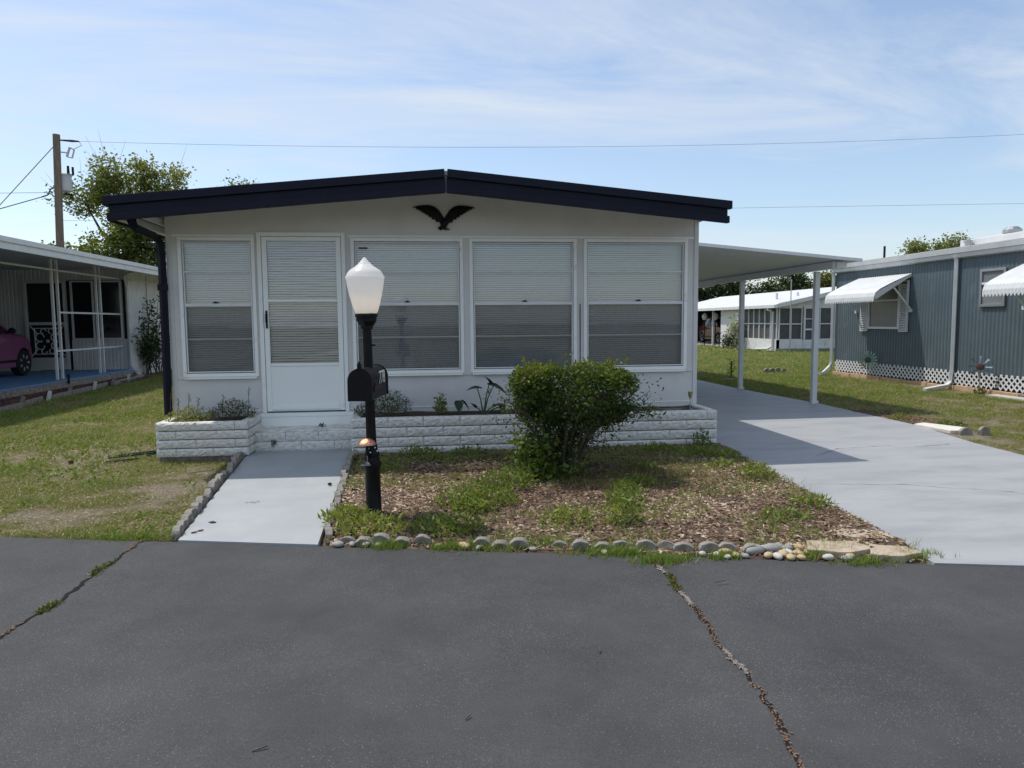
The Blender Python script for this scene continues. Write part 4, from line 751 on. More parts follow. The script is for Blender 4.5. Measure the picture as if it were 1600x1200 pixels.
# thin scattered grass and dead stalks over the bed
P = np.column_stack([rng.uniform(-.8,3.2,5200), rng.uniform(3.9,7.7,5200)]); P = P[inpoly(P[:,0],P[:,1],BED) & (P[:,1] > road_y(P[:,0])+.1)]; g_ = fbm(P[:,0]*1.8, P[:,1]*1.8, 66); P = P[g_ > .47]
P3 = np.repeat(np.column_stack([P, bed_z(P[:,0],P[:,1])]), 5, 0) + rng.normal(0,[.02,.02,0],(5*len(P),3)); Vb, Fb = blade_arrays(P3, .05, .005, 1.5)
o = npm('sparse_bed_grass', Vb, Fb, lawn_m, v=np.repeat(np.clip(rng.normal(.66,.2,len(P3)),0,1),3), kind='stuff'); tag(o, 'sparse thin grass sprouting through the mulch', 'grass')
Pd = np.concatenate([np.column_stack([rng.normal(x,r,n), rng.normal(y,r*.8,n), np.full(n,.03)]) for x, y, r, n in ((2.0,6.35,.28,420),(2.3,5.9,.3,300),(1.6,5.5,.2,160),(.75,5.5,.2,120),(1.3,5.7,.25,200))]); Vb, Fb = blade_arrays(Pd, .11, .005, 2.2)
o = npm('dead_brush', Vb, Fb, dry_m, v=np.repeat(rng.uniform(0,.7,len(Pd)),3), kind='stuff'); tag(o, 'flattened dead brown brush right of the clipped bush', 'dry brush')
Pg = np.column_stack([rng.uniform(-.8,3.2,4200), rng.uniform(3.9,7.7,4200)]); Pg = Pg[inpoly(Pg[:,0],Pg[:,1],BED) & (Pg[:,1] > road_y(Pg[:,0])+.06) & (fbm(Pg[:,0]*1.6, Pg[:,1]*1.6, 17) > .44)]; Pg = np.column_stack([Pg, bed_z(Pg[:,0],Pg[:,1])]); Vb, Fb = blade_arrays(Pg, .05, .004, 3.0)
o = npm('dry_bed_grass', Vb, Fb, dry_m, v=np.repeat(rng.uniform(.3,1,len(Pg)),3), kind='stuff'); tag(o, 'straw coloured dry grass lying across the mulch bed', 'dry grass')
Pw = np.column_stack([rng.normal(.50,.16,700), rng.normal(6.85,.11,700), np.full(700,.045)]); l = rng.uniform(.02,.06,700); Vc, Fc = chip_arrays(Pw + rng.normal(0,[0,0,.006],(700,3)), l, l*.4, np.full(700,.004))
o = npm('wood_shavings', Vc, Fc, leafmat('wood_shaving', [(.30,.16,.08),(.45,.28,.16),(.55,.40,.26)], 0, .9), v=np.repeat(rng.uniform(0,1,700),5), kind='stuff'); tag(o, 'patch of orange tan wood shavings left of the bush foot', 'shavings')

# small things on the lawns and walk
m = MB(); m.lathe([(.001,-.012),(.016,-.008),(.02,0),(.014,.01),(.001,.013)], 8, (-.90,6.27,.047)); o = obj('stone_chip', m, dark_m, smooth=True); tag(o, 'small dark stone lying on the right edge of the walkway', 'stone')
m = MB()
for x, y in ((-1.465,5.78),(-1.44,5.76),(-1.42,5.79),(-1.50,5.77)): m.add([(x,y,.029),(x+.03,y+.008,.036),(x+.02,y+.028,.031)], [(0,1,2)])
o = obj('fallen_leaf', m, mat('red_leaf', (.35,.12,.05), rough=.7)); tag(o, 'small reddish fallen leaf in the middle of the walkway', 'leaf')
m = MB(); 
for x, y in ((-1.62,5.25),(-1.66,5.0),(-1.6,5.23),(-1.63,5.04)): m.bar((x,y,.022),(x+.035,y+.012,.026),.012,.006)
o = obj('soil_crumbs', m, soil_m); o['kind'] = 'stuff'; tag(o, 'dark soil crumbs on the left edge of the walkway', 'soil')
SB = T('scrap_trim', (-3.3, 8.1, 0), 'broken black metal trim strips lying on the lawn beside the small planter', 'scrap')
for a, b in (((-3.48,8.02,.02),(-3.02,8.18,.045)),((-3.45,8.2,.015),(-3.0,8.28,.05)),((-3.42,7.82,.015),(-3.12,7.9,.03)),((-3.1,8.1,.02),(-3.0,8.28,.06))):
    m = MB(); m.bar(a, b, .035, .012); obj('strip', m, black_m, SB)
m = MB(); m.lathe([(.001,-.01),(.03,0),(.02,.025),(.001,.03)], 7, (-3.78,7.85,.012)); o = obj('dark_clod', m, soil_m); tag(o, 'dark clod of soil on the lawn left of the scrap strips', 'clod')
m = MB(); m.bar((-2.35,7.05,.025),(-2.12,7.12,.04),.014,.012); o = obj('wood_stick', m, mat('bare_stick', (.32,.25,.17), rough=.9)); tag(o, 'pale wooden stick lying on the lawn against the walkway edging', 'stick')
clump('yellow_ground_plant', 6.68, 9.45, .16, .09, 260, .035, flw_m, 'low yellow green plant at the right edge of the driveway', 'plant', .45, 0.0)
clump('low_green_plant', 6.95, 8.75, .2, .06, 200, .04, weed_m, 'low olive green plant behind the flat slab near the driveway', 'plant', .3, 0.0)
m = MB(); m.prism([(6.42,8.75),(6.62,8.85),(6.84,8.35),(6.62,8.12),(6.47,8.15)], .0, .045, 'xy'); o = obj('flat_slab', m, mat('pale_slab', (.60,.57,.50),(.68,.65,.58),.85,9,bump=.2), bevel=.006); tag(o, 'flat pale concrete slab lying at the right edge of the driveway', 'slab')
border((6.50,8.06), (6.92,7.98), .145, 'short scalloped concrete edging beside the flat pale slab', (-.02,-.02), .004)
Pr = np.column_stack([rng.uniform(6.55,7.1,900), rng.uniform(8.6,10.4,900), np.full(900,.012)]); l = rng.uniform(.015,.05,900); Vc, Fc = chip_arrays(Pr, l, l*.6, rng.uniform(.005,.02,900))
o = npm('lava_rock_mulch', Vc, Fc, leafmat('lava_rock', [(.05,.03,.028),(.12,.06,.045),(.2,.13,.1)], 0, .9), v=np.repeat(rng.uniform(0,1,900),5), kind='stuff'); tag(o, 'reddish brown rock mulch strip along the driveway right edge', 'mulch')
border((9.1,18.6), (9.75,18.55), .16, 'short grey edging piece standing in the far lawn behind carport', (.0,.0), .004)
m = MB(); m.tube([(7.53,17.13,0),(7.54,17.13,.42)], .02, 5); o = obj('garden_stake', m, mat('green_stake', (.03,.06,.02), rough=.7)); 
tag(o, 'short thin green stake standing in the lawn left of the far carport post', 'stake')
Pq = np.column_stack([7.53 + rng.normal(0,.05,120), 17.13 + rng.normal(0,.05,120), rng.uniform(0,.5,120)]); leaves('stake_leaves', Pq, .06, weed_m, o, v=np.full(120,.2), kind='stuff')
# ------------------------------------------------------------------ trees
twig_m = MATS['bark']
def tree(name, base, lobes, n_leaf, size, mt, label, trunk_r=.18, fork=.35, v=.5, sprigs=34, group='trees behind the houses', spread=.30, bare=0):
    t = T(name, base, label, 'tree', group); b = Vector(base); tops = [Vector(l[0]) for l in lobes]; c = sum(tops, Vector())/len(tops)
    f = b.lerp(Vector((c.x*.6+b.x*.4, c.y*.6+b.y*.4, c.z)), fork); m = MB(); m.tube([b - Vector((0,0,.1)), b.lerp(f,.5) + Vector((trunk_r*.4,0,0)), f], [trunk_r*1.25, trunk_r, trunk_r*.8], 8); obj('trunk', m, bark_m, t, smooth=True)
    lm = MB(); Ps = []; tw = []
    for (p, r) in lobes:
        p = Vector(p); mid = f.lerp(p, .5) + Vector((rng.normal(0,.25), rng.normal(0,.25), rng.normal(.2,.2))); lm.tube([f - Vector((0,0,.05)), mid, p], [trunk_r*.55, trunk_r*.32, trunk_r*.12], 6)
        k = sprigs
        d = rng.normal(size=(k,3)); d /= np.linalg.norm(d, axis=1)[:,None]; q = np.array(p) + d*np.array(r)*(rng.uniform(.25,1,k)**.5)[:,None]
        for i in range(k):
            lm.tube([tuple(mid.lerp(p, rng.uniform(.5,1))), tuple(q[i])], [trunk_r*.10, trunk_r*.03], 4, cap=False)
            s = spread*rng.uniform(.6,1.3); nn = int(n_leaf/len(lobes)/k*rng.uniform(.5,1.5)); Ps.append(q[i] + rng.normal(0, s, (nn,3))*[1,1,.75])
            if bare and rng.uniform() < bare: lm.tube([tuple(q[i]), tuple(q[i] + d[i]*.9 + [0,0,.8])], [trunk_r*.05, trunk_r*.015], 4, cap=False)
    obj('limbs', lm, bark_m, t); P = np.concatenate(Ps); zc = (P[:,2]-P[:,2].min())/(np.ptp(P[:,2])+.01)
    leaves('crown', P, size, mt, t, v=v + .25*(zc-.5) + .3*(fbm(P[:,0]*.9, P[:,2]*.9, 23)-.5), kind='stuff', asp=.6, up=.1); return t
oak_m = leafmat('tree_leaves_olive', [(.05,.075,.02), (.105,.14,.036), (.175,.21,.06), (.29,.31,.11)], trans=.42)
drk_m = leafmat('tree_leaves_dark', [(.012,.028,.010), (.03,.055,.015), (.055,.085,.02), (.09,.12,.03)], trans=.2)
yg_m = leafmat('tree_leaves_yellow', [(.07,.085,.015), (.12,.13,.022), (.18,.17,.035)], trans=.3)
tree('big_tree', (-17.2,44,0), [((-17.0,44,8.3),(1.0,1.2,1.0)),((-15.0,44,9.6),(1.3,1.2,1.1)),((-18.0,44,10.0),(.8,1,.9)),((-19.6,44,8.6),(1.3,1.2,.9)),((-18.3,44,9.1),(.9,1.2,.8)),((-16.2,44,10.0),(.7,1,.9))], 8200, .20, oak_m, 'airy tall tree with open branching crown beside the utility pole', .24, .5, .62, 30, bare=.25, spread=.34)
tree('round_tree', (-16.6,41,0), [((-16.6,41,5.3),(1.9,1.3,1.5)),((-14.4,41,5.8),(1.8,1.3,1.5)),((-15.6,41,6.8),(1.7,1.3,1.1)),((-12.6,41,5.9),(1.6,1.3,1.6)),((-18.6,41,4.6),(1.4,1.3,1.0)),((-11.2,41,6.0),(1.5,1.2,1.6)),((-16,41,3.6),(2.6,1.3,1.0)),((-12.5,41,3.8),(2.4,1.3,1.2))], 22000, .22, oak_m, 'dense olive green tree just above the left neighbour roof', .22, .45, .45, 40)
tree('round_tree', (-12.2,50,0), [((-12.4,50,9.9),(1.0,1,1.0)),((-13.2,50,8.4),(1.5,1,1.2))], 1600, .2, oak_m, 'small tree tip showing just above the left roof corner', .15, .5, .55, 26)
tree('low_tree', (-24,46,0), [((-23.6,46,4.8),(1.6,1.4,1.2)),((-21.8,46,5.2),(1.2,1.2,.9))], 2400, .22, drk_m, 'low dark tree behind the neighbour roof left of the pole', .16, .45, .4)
for bx, by, top, rx, lb, mm, vv in ((21.5,58,5.1,2.4,'dark dense tree seen under the carport nearest the house wall',drk_m,.35),(25.0,58,5.3,2.4,'dark dense tree seen between the two carport posts',drk_m,.38),(28.3,57,4.6,1.5,'lower dark tree left of the far white roof vents',drk_m,.4),(31.8,60,5.6,1.9,'dark green tree under the carport beam near the white post',drk_m,.42),(36.4,62,5.8,2.3,'yellow green tree behind the carport corner post',yg_m,.45)):
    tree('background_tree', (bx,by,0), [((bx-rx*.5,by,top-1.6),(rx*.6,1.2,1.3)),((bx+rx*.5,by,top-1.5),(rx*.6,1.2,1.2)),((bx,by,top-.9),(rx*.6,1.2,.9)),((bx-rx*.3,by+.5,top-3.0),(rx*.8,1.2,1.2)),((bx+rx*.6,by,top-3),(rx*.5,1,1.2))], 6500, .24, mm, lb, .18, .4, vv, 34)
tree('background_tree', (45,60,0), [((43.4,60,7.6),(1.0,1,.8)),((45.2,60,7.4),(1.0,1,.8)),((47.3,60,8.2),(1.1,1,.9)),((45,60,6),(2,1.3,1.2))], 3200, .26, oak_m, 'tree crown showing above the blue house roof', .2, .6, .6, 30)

# ------------------------------------------------------------------ utility pole and wires
UP = T('utility_pole', (-16.25,34,0), 'weathered wooden utility pole with grey transformer behind the left roof', 'utility pole')
m = MB(); m.tube([(-16.35,34,0),(-16.25,34,5),(-16.12,34,9.8)], [.18,.16,.145], 10); obj('pole', m, pole_m, UP, smooth=True)
tank_m = mat('transformer_grey', (.42,.44,.45), (.5,.51,.52), .5, 4)
m = MB(); m.lathe([(.27,7.42),(.31,7.44),(.31,8.10),(.33,8.11),(.33,8.16),(.28,8.20),(.001,8.26)], 18, (-16.14,34.45,0)); obj('transformer', m, tank_m, UP, smooth=True)
m = MB(); m.tube([(-15.86,34.3,8.2),(-15.86,34.3,8.52)], [.06,.05], 8); m.tube([(-15.62,34.2,8.1),(-15.62,34.2,8.45)], [.05,.05], 8); m.tube([(-15.86,34.3,8.3),(-15.75,34.2,8.12),(-15.6,34.2,8.14)], .02, 5); obj('bushing', m, black_m, UP)
m = MB(); m.bar((-16.0,34,9.05),(-15.72,34,9.02),.05); m.bar((-15.74,34,8.85),(-15.60,34,9.25),.07); m.bar((-15.60,34,9.25),(-15.42,34,9.15),.05); m.bar((-15.42,34,9.15),(-15.52,34,8.8),.05); m.bar((-15.52,34,8.8),(-15.74,34,8.85),.04); obj('fuse_cutout', m, tank_m, UP)
m = MB(); m.tube([(-16.0,34,9.56),(-15.5,34,9.535),(-15.2,34,9.52)], [.03,.055,.03], 6); m.tube([(-15.2,34,9.52),(-15.1,34,9.35),(-15.4,34,9.2),(-15.55,34,9.2)], .013, 4); obj('insulator', m, black_m, UP)
m = MB(); m.tube([(-16.25,34,7.55),(-16.5,34,7.45),(-16.62,34,7.2),(-16.9,34,7.1)], .03, 5); m.tube([(-15.9,34,7.3),(-15.6,34,7.15),(-15.75,34,7.0)], .03, 5); m.box(-15.95,-15.6,33.95,34.05,7.2,7.26); obj('secondary_leads', m, black_m, UP)
wire_m = mat('wire', (.12,.12,.125), rough=.6)
def wire(name, pts, r, label):
    m = MB(); m.tube(pts, r, 5); o = obj(name, m, wire_m); tag(o, label, 'wire', 'overhead wires')
cf = np.polyfit([-15.2,3.98,30.3],[9.52,9.635,10.771],2); wire('power_line', [(x,34,float(np.polyval(cf,x))) for x in np.linspace(-15.2,52,48)], .007, 'long power line from the pole top across the sky to the right')
wire('service_line', [(x,30+(13-x)*.137 if x < 13 else 30,6.28+(x-13)*.0242+(.0006*(x-13)**2 if x < 13 else 0)) for x in np.linspace(-16.2,50,40)], .006, 'lower wire running right from behind the roof toward the blue house')
wire('guy_wire', [(-16.2,34,9.35),(-20.6,34,4.6),(-24.5,34,.0)], .018, 'guy wire slanting down to the left from the pole top')
wire('service_drop', [(-16.9,34,7.1),(-18.5,33,6.3),(-20.5,32,5.6),(-26,30,4.3)], .022, 'thick service cable sagging left from the transformer')
wire('phone_line', [(-16.4,34,7.3),(-19,33.5,7.15),(-30,31,7.0)], .010, 'thin level cable leaving the pole to the left')

# ------------------------------------------------------------------ cars
def car(name, loc, rz, body, label):
    t = T(name, loc, label, 'car'); M = Matrix.Translation(loc) @ Matrix.Rotation(rz, 4, 'Z'); wf, wr, R0 = 1.28, -1.27, .375
    def warp(v):
        x, y, z = v; k = 1 - .10*max(0, (y-.9)/1.05)**2.2 - .06*max(0, (-y-1.0)/1.0)**2; 
        if z > .98: k *= 1 - .30*(z-.98)
        if z < .45: k *= 1 - .12*(.45-z)
        return (x*k, y - (.16*(abs(x)/.87)**3 if y > 1.6 else 0) + (.12*(abs(x)/.87)**3 if y < -1.7 else 0), z)
    def grp(mb, nm, mt, smooth=True, par=t, bev=0):
        mb.v = [warp(v) for v in mb.v]; mb.xf(M); return obj(nm, mb, mt, par, smooth=smooth, bevel=bev)
    arc = lambda c: [(c + R0*math.cos(a), .33 + R0*math.sin(a)) for a in np.linspace(-.25, math.pi+.25, 13)]
    prof = [(-2.0,.32),(-2.02,.62),(-1.98,.95),(-1.93,1.06),(-.9,1.07),(.55,1.08),(.82,1.07),(1.25,1.03),(1.62,.95),(1.84,.84),(1.95,.66),(1.97,.42),(1.93,.26)] + arc(wf)[0:] + arc(wr) 
    prof = [p for p in prof]
    m = MB(); n = len(prof); xs_ = [-.87,-.84,-.6,0,.6,.84,.87]; ins = [.035,.0,.0,.0,.0,.0,.035]
    cx0, cz0 = 0, .62
    for x, i in zip(xs_, ins):
        for (y, z) in prof: m.v.append((x, y - math.copysign(i, y)*(1 if abs(y) > 1.5 else 0), z - (i*.9 if z > .9 else 0)))
    for k in range(len(xs_)-1):
        for j in range(n): j2 = (j+1) % n; m.f.append((k*n+j, k*n+j2, (k+1)*n+j2, (k+1)*n+j))
    m.f += [tuple(range(n)), tuple((len(xs_)-1)*n + j for j in range(n))[::-1]]
    bd = grp(m, 'body', body)
    g = [(-1.86,1.05),(-1.66,1.46),(-.5,1.50),(.15,1.47),(.95,1.05)]; m = MB()
    m.prism(g, -.77, .77, 'yz'); grp(m, 'cabin_glass', MATS['car_glass'])
    m = MB(); m.prism([(-1.80,1.44),(-1.62,1.53),(-.5,1.565),(.1,1.54),(.28,1.45),(.1,1.475),(-.5,1.505),(-1.6,1.475)], -.80, .80, 'yz'); grp(m, 'roof', body)
    for s in (-1, 1):
        m = MB()
        for a, b in (((.98,1.06),(.24,1.47)),((-.25,1.06),(-.35,1.5)),((-1.25,1.06),(-1.35,1.5)),((-1.88,1.05),(-1.68,1.46))): m.bar((s*.775,a[0],a[1]),(s*.775,b[0],b[1]),.03,.07)
        grp(m, 'pillar', body, False)
        m = MB(); m.lathe([(.001,-.10),(.06,-.07),(.085,0),(.06,.06),(.001,.08)], 10, (0,0,0), 'y'); m.xf(Matrix.Translation((s*.98,.70,1.14)) @ Matrix.Diagonal((1.1,.9,.9,1))); m.bar((s*.83,.7,1.1),(s*.93,.7,1.12),.04); grp(m, 'mirror', black_m)
        m = MB(); m.box(s*.60-.14, s*.60+.14, 1.70, 1.90, .74, .86); grp(m, 'headlight', MATS['headlight'])
        m = MB(); m.box(s*.70-.1, s*.70+.1, -2.03, -1.95, .8, 1.0); grp(m, 'tail_light', MATS['tail_red'])
        m = MB(); m.box(s*.873-.003, s*.873+.003, -1.0, .95, .36, .42); grp(m, 'side_sill', black_m)
        for wy in (wf, wr):
            m = MB(); m.lathe([(.20,-.10),(.30,-.105),(.325,-.08),(.33,0),(.325,.08),(.30,.105),(.20,.10)], 24, (s*.76,wy,.33), 'x'); m.xf(M); wt = obj('wheel', m, MATS['tyre'], t, smooth=True)
            m = MB(); m.lathe([(.05,.075*s),(.06,.085*s),(.001,.088*s)], 12, (s*.76,wy,.33), 'x'); 
            for k in range(7):
                a = 2*math.pi*k/7; m.bar((s*.84,wy+.04*math.cos(a),.33+.04*math.sin(a)),(s*.85,wy+.205*math.cos(a),.33+.205*math.sin(a)),.05,.03,(1,0,0))
            m.lathe([(.195,.06*s),(.215,.09*s),(.22,.098*s),(.212,.09*s)], 24, (s*.76,wy,.33), 'x'); m.xf(M); obj('rim', m, MATS['alloy'], wt)
            m = MB(); m.lathe([(.001,.0),(.2,.0),(.2,.02*s),(.001,.02*s)], 18, (s*.76,wy,.33), 'x'); m.xf(M); obj('hub', m, dark_m, wt)
    m = MB(); m.box(-.45,.45,1.90,1.985,.42,.60); grp(m, 'grille', black_m)
    m = MB(); m.box(-.22,.22,-2.05,-2.0,.62,.74); grp(m, 'plate', alu_m)
    return t
mat('car_glass', (.012,.014,.016), rough=.08, spec=.6); mat('headlight', (.6,.62,.63), rough=.15); mat('tail_red', (.25,.01,.01), rough=.25); mat('tyre', (.012,.012,.012), rough=.85); mat('alloy', (.55,.56,.57), rough=.3, metal=.7)
mag = mat('magenta_paint', (.17,.015,.10), rough=.3, spec=.6); mag.node_tree.nodes['Principled BSDF'].inputs['Coat Weight'].default_value = .6
red = mat('maroon_paint', (.10,.008,.010), rough=.3, spec=.6); red.node_tree.nodes['Principled BSDF'].inputs['Coat Weight'].default_value = .6

# ------------------------------------------------------------------ left neighbour
LH = T('neighbour_house', (-8.4, 21.3, 0), 'low white neighbour house with open carport and blue painted slab on the left', 'house')
sid_m = mat('pale_siding', (.56,.57,.57), (.62,.63,.63), .55, 4); wht_m = mat('white_siding', (.58,.59,.59), (.66,.67,.66), .5, 4); blu_m = mat('blue_slab_paint', (.09,.20,.36), (.12,.25,.42), .6, 3, c3=(.16,.24,.33), c3scale=3)
m = MB(); m.box(-13.5,-8.42,7,21.3,-.05,.2); obj('slab', m, blu_m, LH, bevel=.01)
def ribs(a, b, zb, zt, fix, axis, pitch=.10, d=.012):
    V = []; F = []; n = int(abs(b-a)/pitch); 
    for i in range(n):
        x = a + (b-a)*i/n; s = (b-a)/n
        for u, o_ in ((0,0),(.14,d),(.22,d),(.36,0)): V += [((x+s*u), fix + o_, zb), ((x+s*u), fix + o_, zt)]
    V += [(b, fix, zb), (b, fix, zt)]; V = [(v if axis == 'x' else (v[1], v[0], v[2])) for v in V]
    return V, [(2*i, 2*i+2, 2*i+3, 2*i+1) for i in range(len(V)//2-1)]
def rib_part(name, segs, mt, parent):
    m = MB()
    for s in segs: m.add(*ribs(*s))
    return obj(name, m, mt, parent)
rib_part('end_wall', [(-13.3,-11.2,.2,3.2,21.30,'x'),(-11.2,-10.02,2.70,3.2,21.30,'x'),(-10.02,-8.5,2.72,3.2,21.30,'x'),(-10.02,-8.5,.2,1.06,21.30,'x')], sid_m, LH)
rib_part('side_wall', [(21.32,32,-.02,3.0,-8.44,'y',.12,-.012)], wht_m, LH)
m = MB(); m.box(-8.52,-8.43,21.25,21.33,.15,3.0); m.box(-8.44,-8.41,22.55,22.62,0,2.9); obj('corner_post', m, wht_m, LH)
m = MB(); m.box(-8.434,-8.415,21.35,32,1.70,1.72); m.box(-8.434,-8.415,21.35,32,.72,.74); m.box(-8.434,-8.40,21.35,32,2.70,2.75); obj('siding_band', m, sid_m, LH)
m = MB(); m.box(-13.3,-8.5,21.36,21.40,.2,3.2); m.box(-13.4,-13.3,10,21.3,.2,3.0); obj('inner_wall', m, dark_m, LH)
# its screen door with scrollwork
m = MB(); frame_boxes(m, -11.2, -10.10, .22, 2.70, .07, 21.22, 21.32); sd = obj('screen_door', m, sid_m, LH)
m = MB(); m.box(-11.13,-10.17,21.30,21.31,.29,2.63); obj('screen', m, dark_m, sd)
m = MB(); m.box(-11.13,-10.17,21.255,21.285,1.47,1.55); obj('mid_rail', m, sid_m, sd); m = MB(); m.box(-11.13,-10.17,21.25,21.29,.29,.56); obj('kick_plate', m, sid_m, sd)
m = MB()
def arc_t(cx, cz, r, a0, a1, w=.014): m.tube([(cx+r*math.cos(a),21.27,cz+r*math.sin(a)) for a in np.linspace(a0,a1,14)], w, 5)
for s in (-1, 1):
    X0 = -10.65; m.tube([(X0+s*.44,21.27,1.45),(X0+s*.25,21.27,1.22)], .016, 5); m.tube([(X0+s*.44,21.27,.60),(X0+s*.25,21.27,.82)], .016, 5); m.tube([(X0+s*.33,21.27,.66),(X0+s*.33,21.27,1.38)], .016, 5)
    arc_t(X0+s*.20, 1.13, .11, 0, 5.2); arc_t(X0+s*.20, .90, .11, -5.2, 0); arc_t(X0+s*.1, 1.3, .07, 0, 4.5); arc_t(X0+s*.1, .74, .07, -4.5, 0)
m.tube([(-10.98,21.27,1.38),(-10.32,21.27,1.38)], .014, 5); m.tube([(-10.98,21.27,.66),(-10.32,21.27,.66)], .014, 5); m.lathe([(.001,-.03),(.05,0),(.001,.03)], 8, (-10.65,21.27,1.02), 'y'); obj('scrollwork', m, alu_m, sd)
for a, b in ((-9.97,-9.36),(-9.31,-8.62)):
    m = MB(); frame_boxes(m, a, b, 1.05, 2.70, .045, 21.22, 21.33); wn = obj('window', m, sid_m, LH); m = MB(); m.box(a+.046,b-.046,21.262,21.27,1.096,2.654); obj('pane', m, MATS['car_glass'], wn)
# carport frame
for y in (17.62,17.86,19.80,20.02,14.9):
    m = MB(); m.bar((-8.66,y,.2),(-8.66,y,2.98),.05); obj('carport_post', m, wht_m, LH)
for y0, y1, z in ((7.2,21.25,2.74),(17.86,21.25,1.76),(17.62,21.25,.86)):
    m = MB(); m.bar((-8.66,y0,z),(-8.66,y1,z),.042); obj('frame_rail', m, wht_m, LH)
m = MB(); m.prism([(-13.6,3.0),(-8.36,3.0),(-7.38,2.86),(-7.38,2.89),(-8.36,3.04),(-13.6,3.04)], 6.1, 33); obj('carport_ceiling', m, sid_m, LH)
m = MB(); m.prism([(-7.37,2.784),(-7.30,2.784),(-7.30,2.90),(-7.37,2.90)], 6.0, 33); m.prism([(-7.37,2.91),(-7.27,2.91),(-7.27,3.004),(-7.37,3.004)], 6.0, 33); obj('fascia', m, wht_m, LH, bevel=.006)
m = MB(); m.prism([(-14,3.10),(-8.3,3.05),(-7.3,2.90),(-7.3,3.01),(-11,3.32),(-14,3.2)], 6.1, 33); obj('roof', m, roof_m, LH)
m = MB(); m.tube([(-8.38,21.6,2.95),(-8.38,21.2,2.88),(-8.46,21.1,2.80),(-8.45,21.2,2.5),(-8.45,21.22,.3),(-8.38,21.3,.12),(-7.95,20.5,.05)], .035, 6); obj('downspout', m, wht_m, LH, smooth=True)
for k in range(26):
    y = 12.9 + k*.325; m = MB(); m.box(-8.419,-8.33,y,y+.315,-.03,.165+random.uniform(-.01,.01)); o = obj('slab_edge_block', m, conc_m, LH, bevel=.008)
# bed in front of the slab
bedl = sheet('neighbour_bed', [(-8.34,12.6),(-7.55,12.7),(-7.7,15.8),(-7.75,18.1),(-7.95,20.6),(-8.34,21.2)], .03, mat('red_mulch', (.06,.025,.02), (.13,.06,.045), .95, 30, bump=.8), .06)
Pn = np.column_stack([rng.uniform(-8.3,-7.7,1800), rng.uniform(12.8,20.8,1800), np.full(1800,.03)]); l = rng.uniform(.03,.08,1800); Vc, Fc = chip_arrays(Pn, l, l*.4, rng.uniform(.005,.03,1800)); npm('red_mulch_chips', Vc, Fc, leafmat('red_chips', [(.05,.02,.018),(.12,.05,.04),(.18,.10,.08)], 0, .9), bedl, v=np.repeat(rng.uniform(0,1,1800),5), kind='stuff')
LB = T('bed_edging', (-7.7, 16, 0), 'broken row of low concrete strips edging the red mulch bed of the left neighbour', 'edging')
for k, (a, b) in enumerate((((-7.20,12.6),(-7.32,13.5)),((-7.34,13.6),(-7.42,14.6)),((-7.45,14.75),(-7.56,15.7)),((-7.56,15.9),(-7.60,16.9)),((-7.62,17.0),(-7.66,18.0)),((-7.68,18.1),(-7.80,19.2)),((-7.82,19.3),(-7.93,20.5)))):
    m = MB(); m.bar((a[0],a[1],.035),(b[0]+random.gauss(0,.05),b[1],.045),.05,.10); obj('strip', m, conc_m, LB, bevel=.008)
    m = MB(); m.bar((b[0]+.03,b[1]+.03,.0),(b[0]+.08,b[1]+.03,.19),.035,.06); obj('stake', m, wht_m if k % 2 else conc_m, LB)
m = MB(); m.tube([(-8.29,17.35,.12),(-8.29,17.35,.27)], [.03,.025], 8); m.lathe([(.001,.27),(.04,.275),(.03,.33),(.001,.34)], 8, (-8.29,17.35,0)); o = obj('path_light', m, black_m, LH)
car('parked_car', (-11.06,17.94,.2), 0, mag, 'magenta compact car parked nose in under the left carport')
SH = T('climbing_shrub', (-8.15, 22.3, 0), 'dark green climbing shrub against the white wall behind the downspout', 'shrub')
m = MB()
Pn = []
for k in range(12):
    p = Vector((-8.2+rng.normal(0,.1), 22.2+rng.normal(0,.2), 0)); q = p + Vector((rng.uniform(-.1,.3), rng.uniform(-1.1,.9), rng.uniform(.8,2.2))); md = p.lerp(q,.5) + Vector((0,rng.normal(0,.15),.1)); m.tube([p, md, q], [.02,.012,.005], 5)
    for t in np.linspace(.3,1,9): c = p.lerp(md, t*2) if t < .5 else md.lerp(q, t*2-1); Pn.append(np.array(c) + rng.normal(0,.10,(16,3)))
obj('stems', m, bark_m, SH); leaves('foliage', np.concatenate(Pn), .10, drk_m, SH, v=.35, kind='stuff')

# ------------------------------------------------------------------ blue house on the right
BH = T('blue_house', (10.6, 12, 0), 'blue corrugated metal sided mobile home with white awnings and lattice skirting', 'house')
sidb = mat('blue_siding', (.078,.108,.125), (.092,.122,.138), .5, 3, c3=(.115,.145,.158), c3scale=2.5)
bx0 = 10.62
m = MB(); V = []; n = int((17.62-4)/.095*6)
for i in range(n+1):
    y = 4 + (17.62-4)*i/n; xx = bx0 - .013*(.5+.5*math.sin(2*math.pi*(y/.095)))**.8; V += [(xx,y,.36),(xx,y,2.66)]
m.add(V, [(2*i,2*i+2,2*i+3,2*i+1) for i in range(n)]); obj('siding', m, sidb, BH)
m = MB(); m.box(10.64,14.6,4,17.6,.34,2.7); obj('core', m, sidb, BH)
m = MB(); m.box(10.60,10.66,17.60,17.66,.34,2.66); obj('corner_trim', m, sidb, BH)
m = MB(); m.prism([(10.52,2.66),(10.60,2.64),(10.60,2.70),(10.50,2.74)], 3.9, 17.75); m.prism([(10.48,2.745),(10.62,2.745),(10.62,2.86),(10.46,2.84)], 3.9, 17.75); obj('roof_edge', m, wht_m, BH)
m = MB(); m.prism([(10.5,2.862),(12.6,3.06),(14.75,2.86),(14.75,2.72),(10.6,2.72)], 3.9, 17.75); obj('roof', m, roof_m, BH)
m = MB(); m.box(11.3,13.5,4,14.2,2.94,3.10); obj('raised_roof', m, roof_m, BH, bevel=.02)
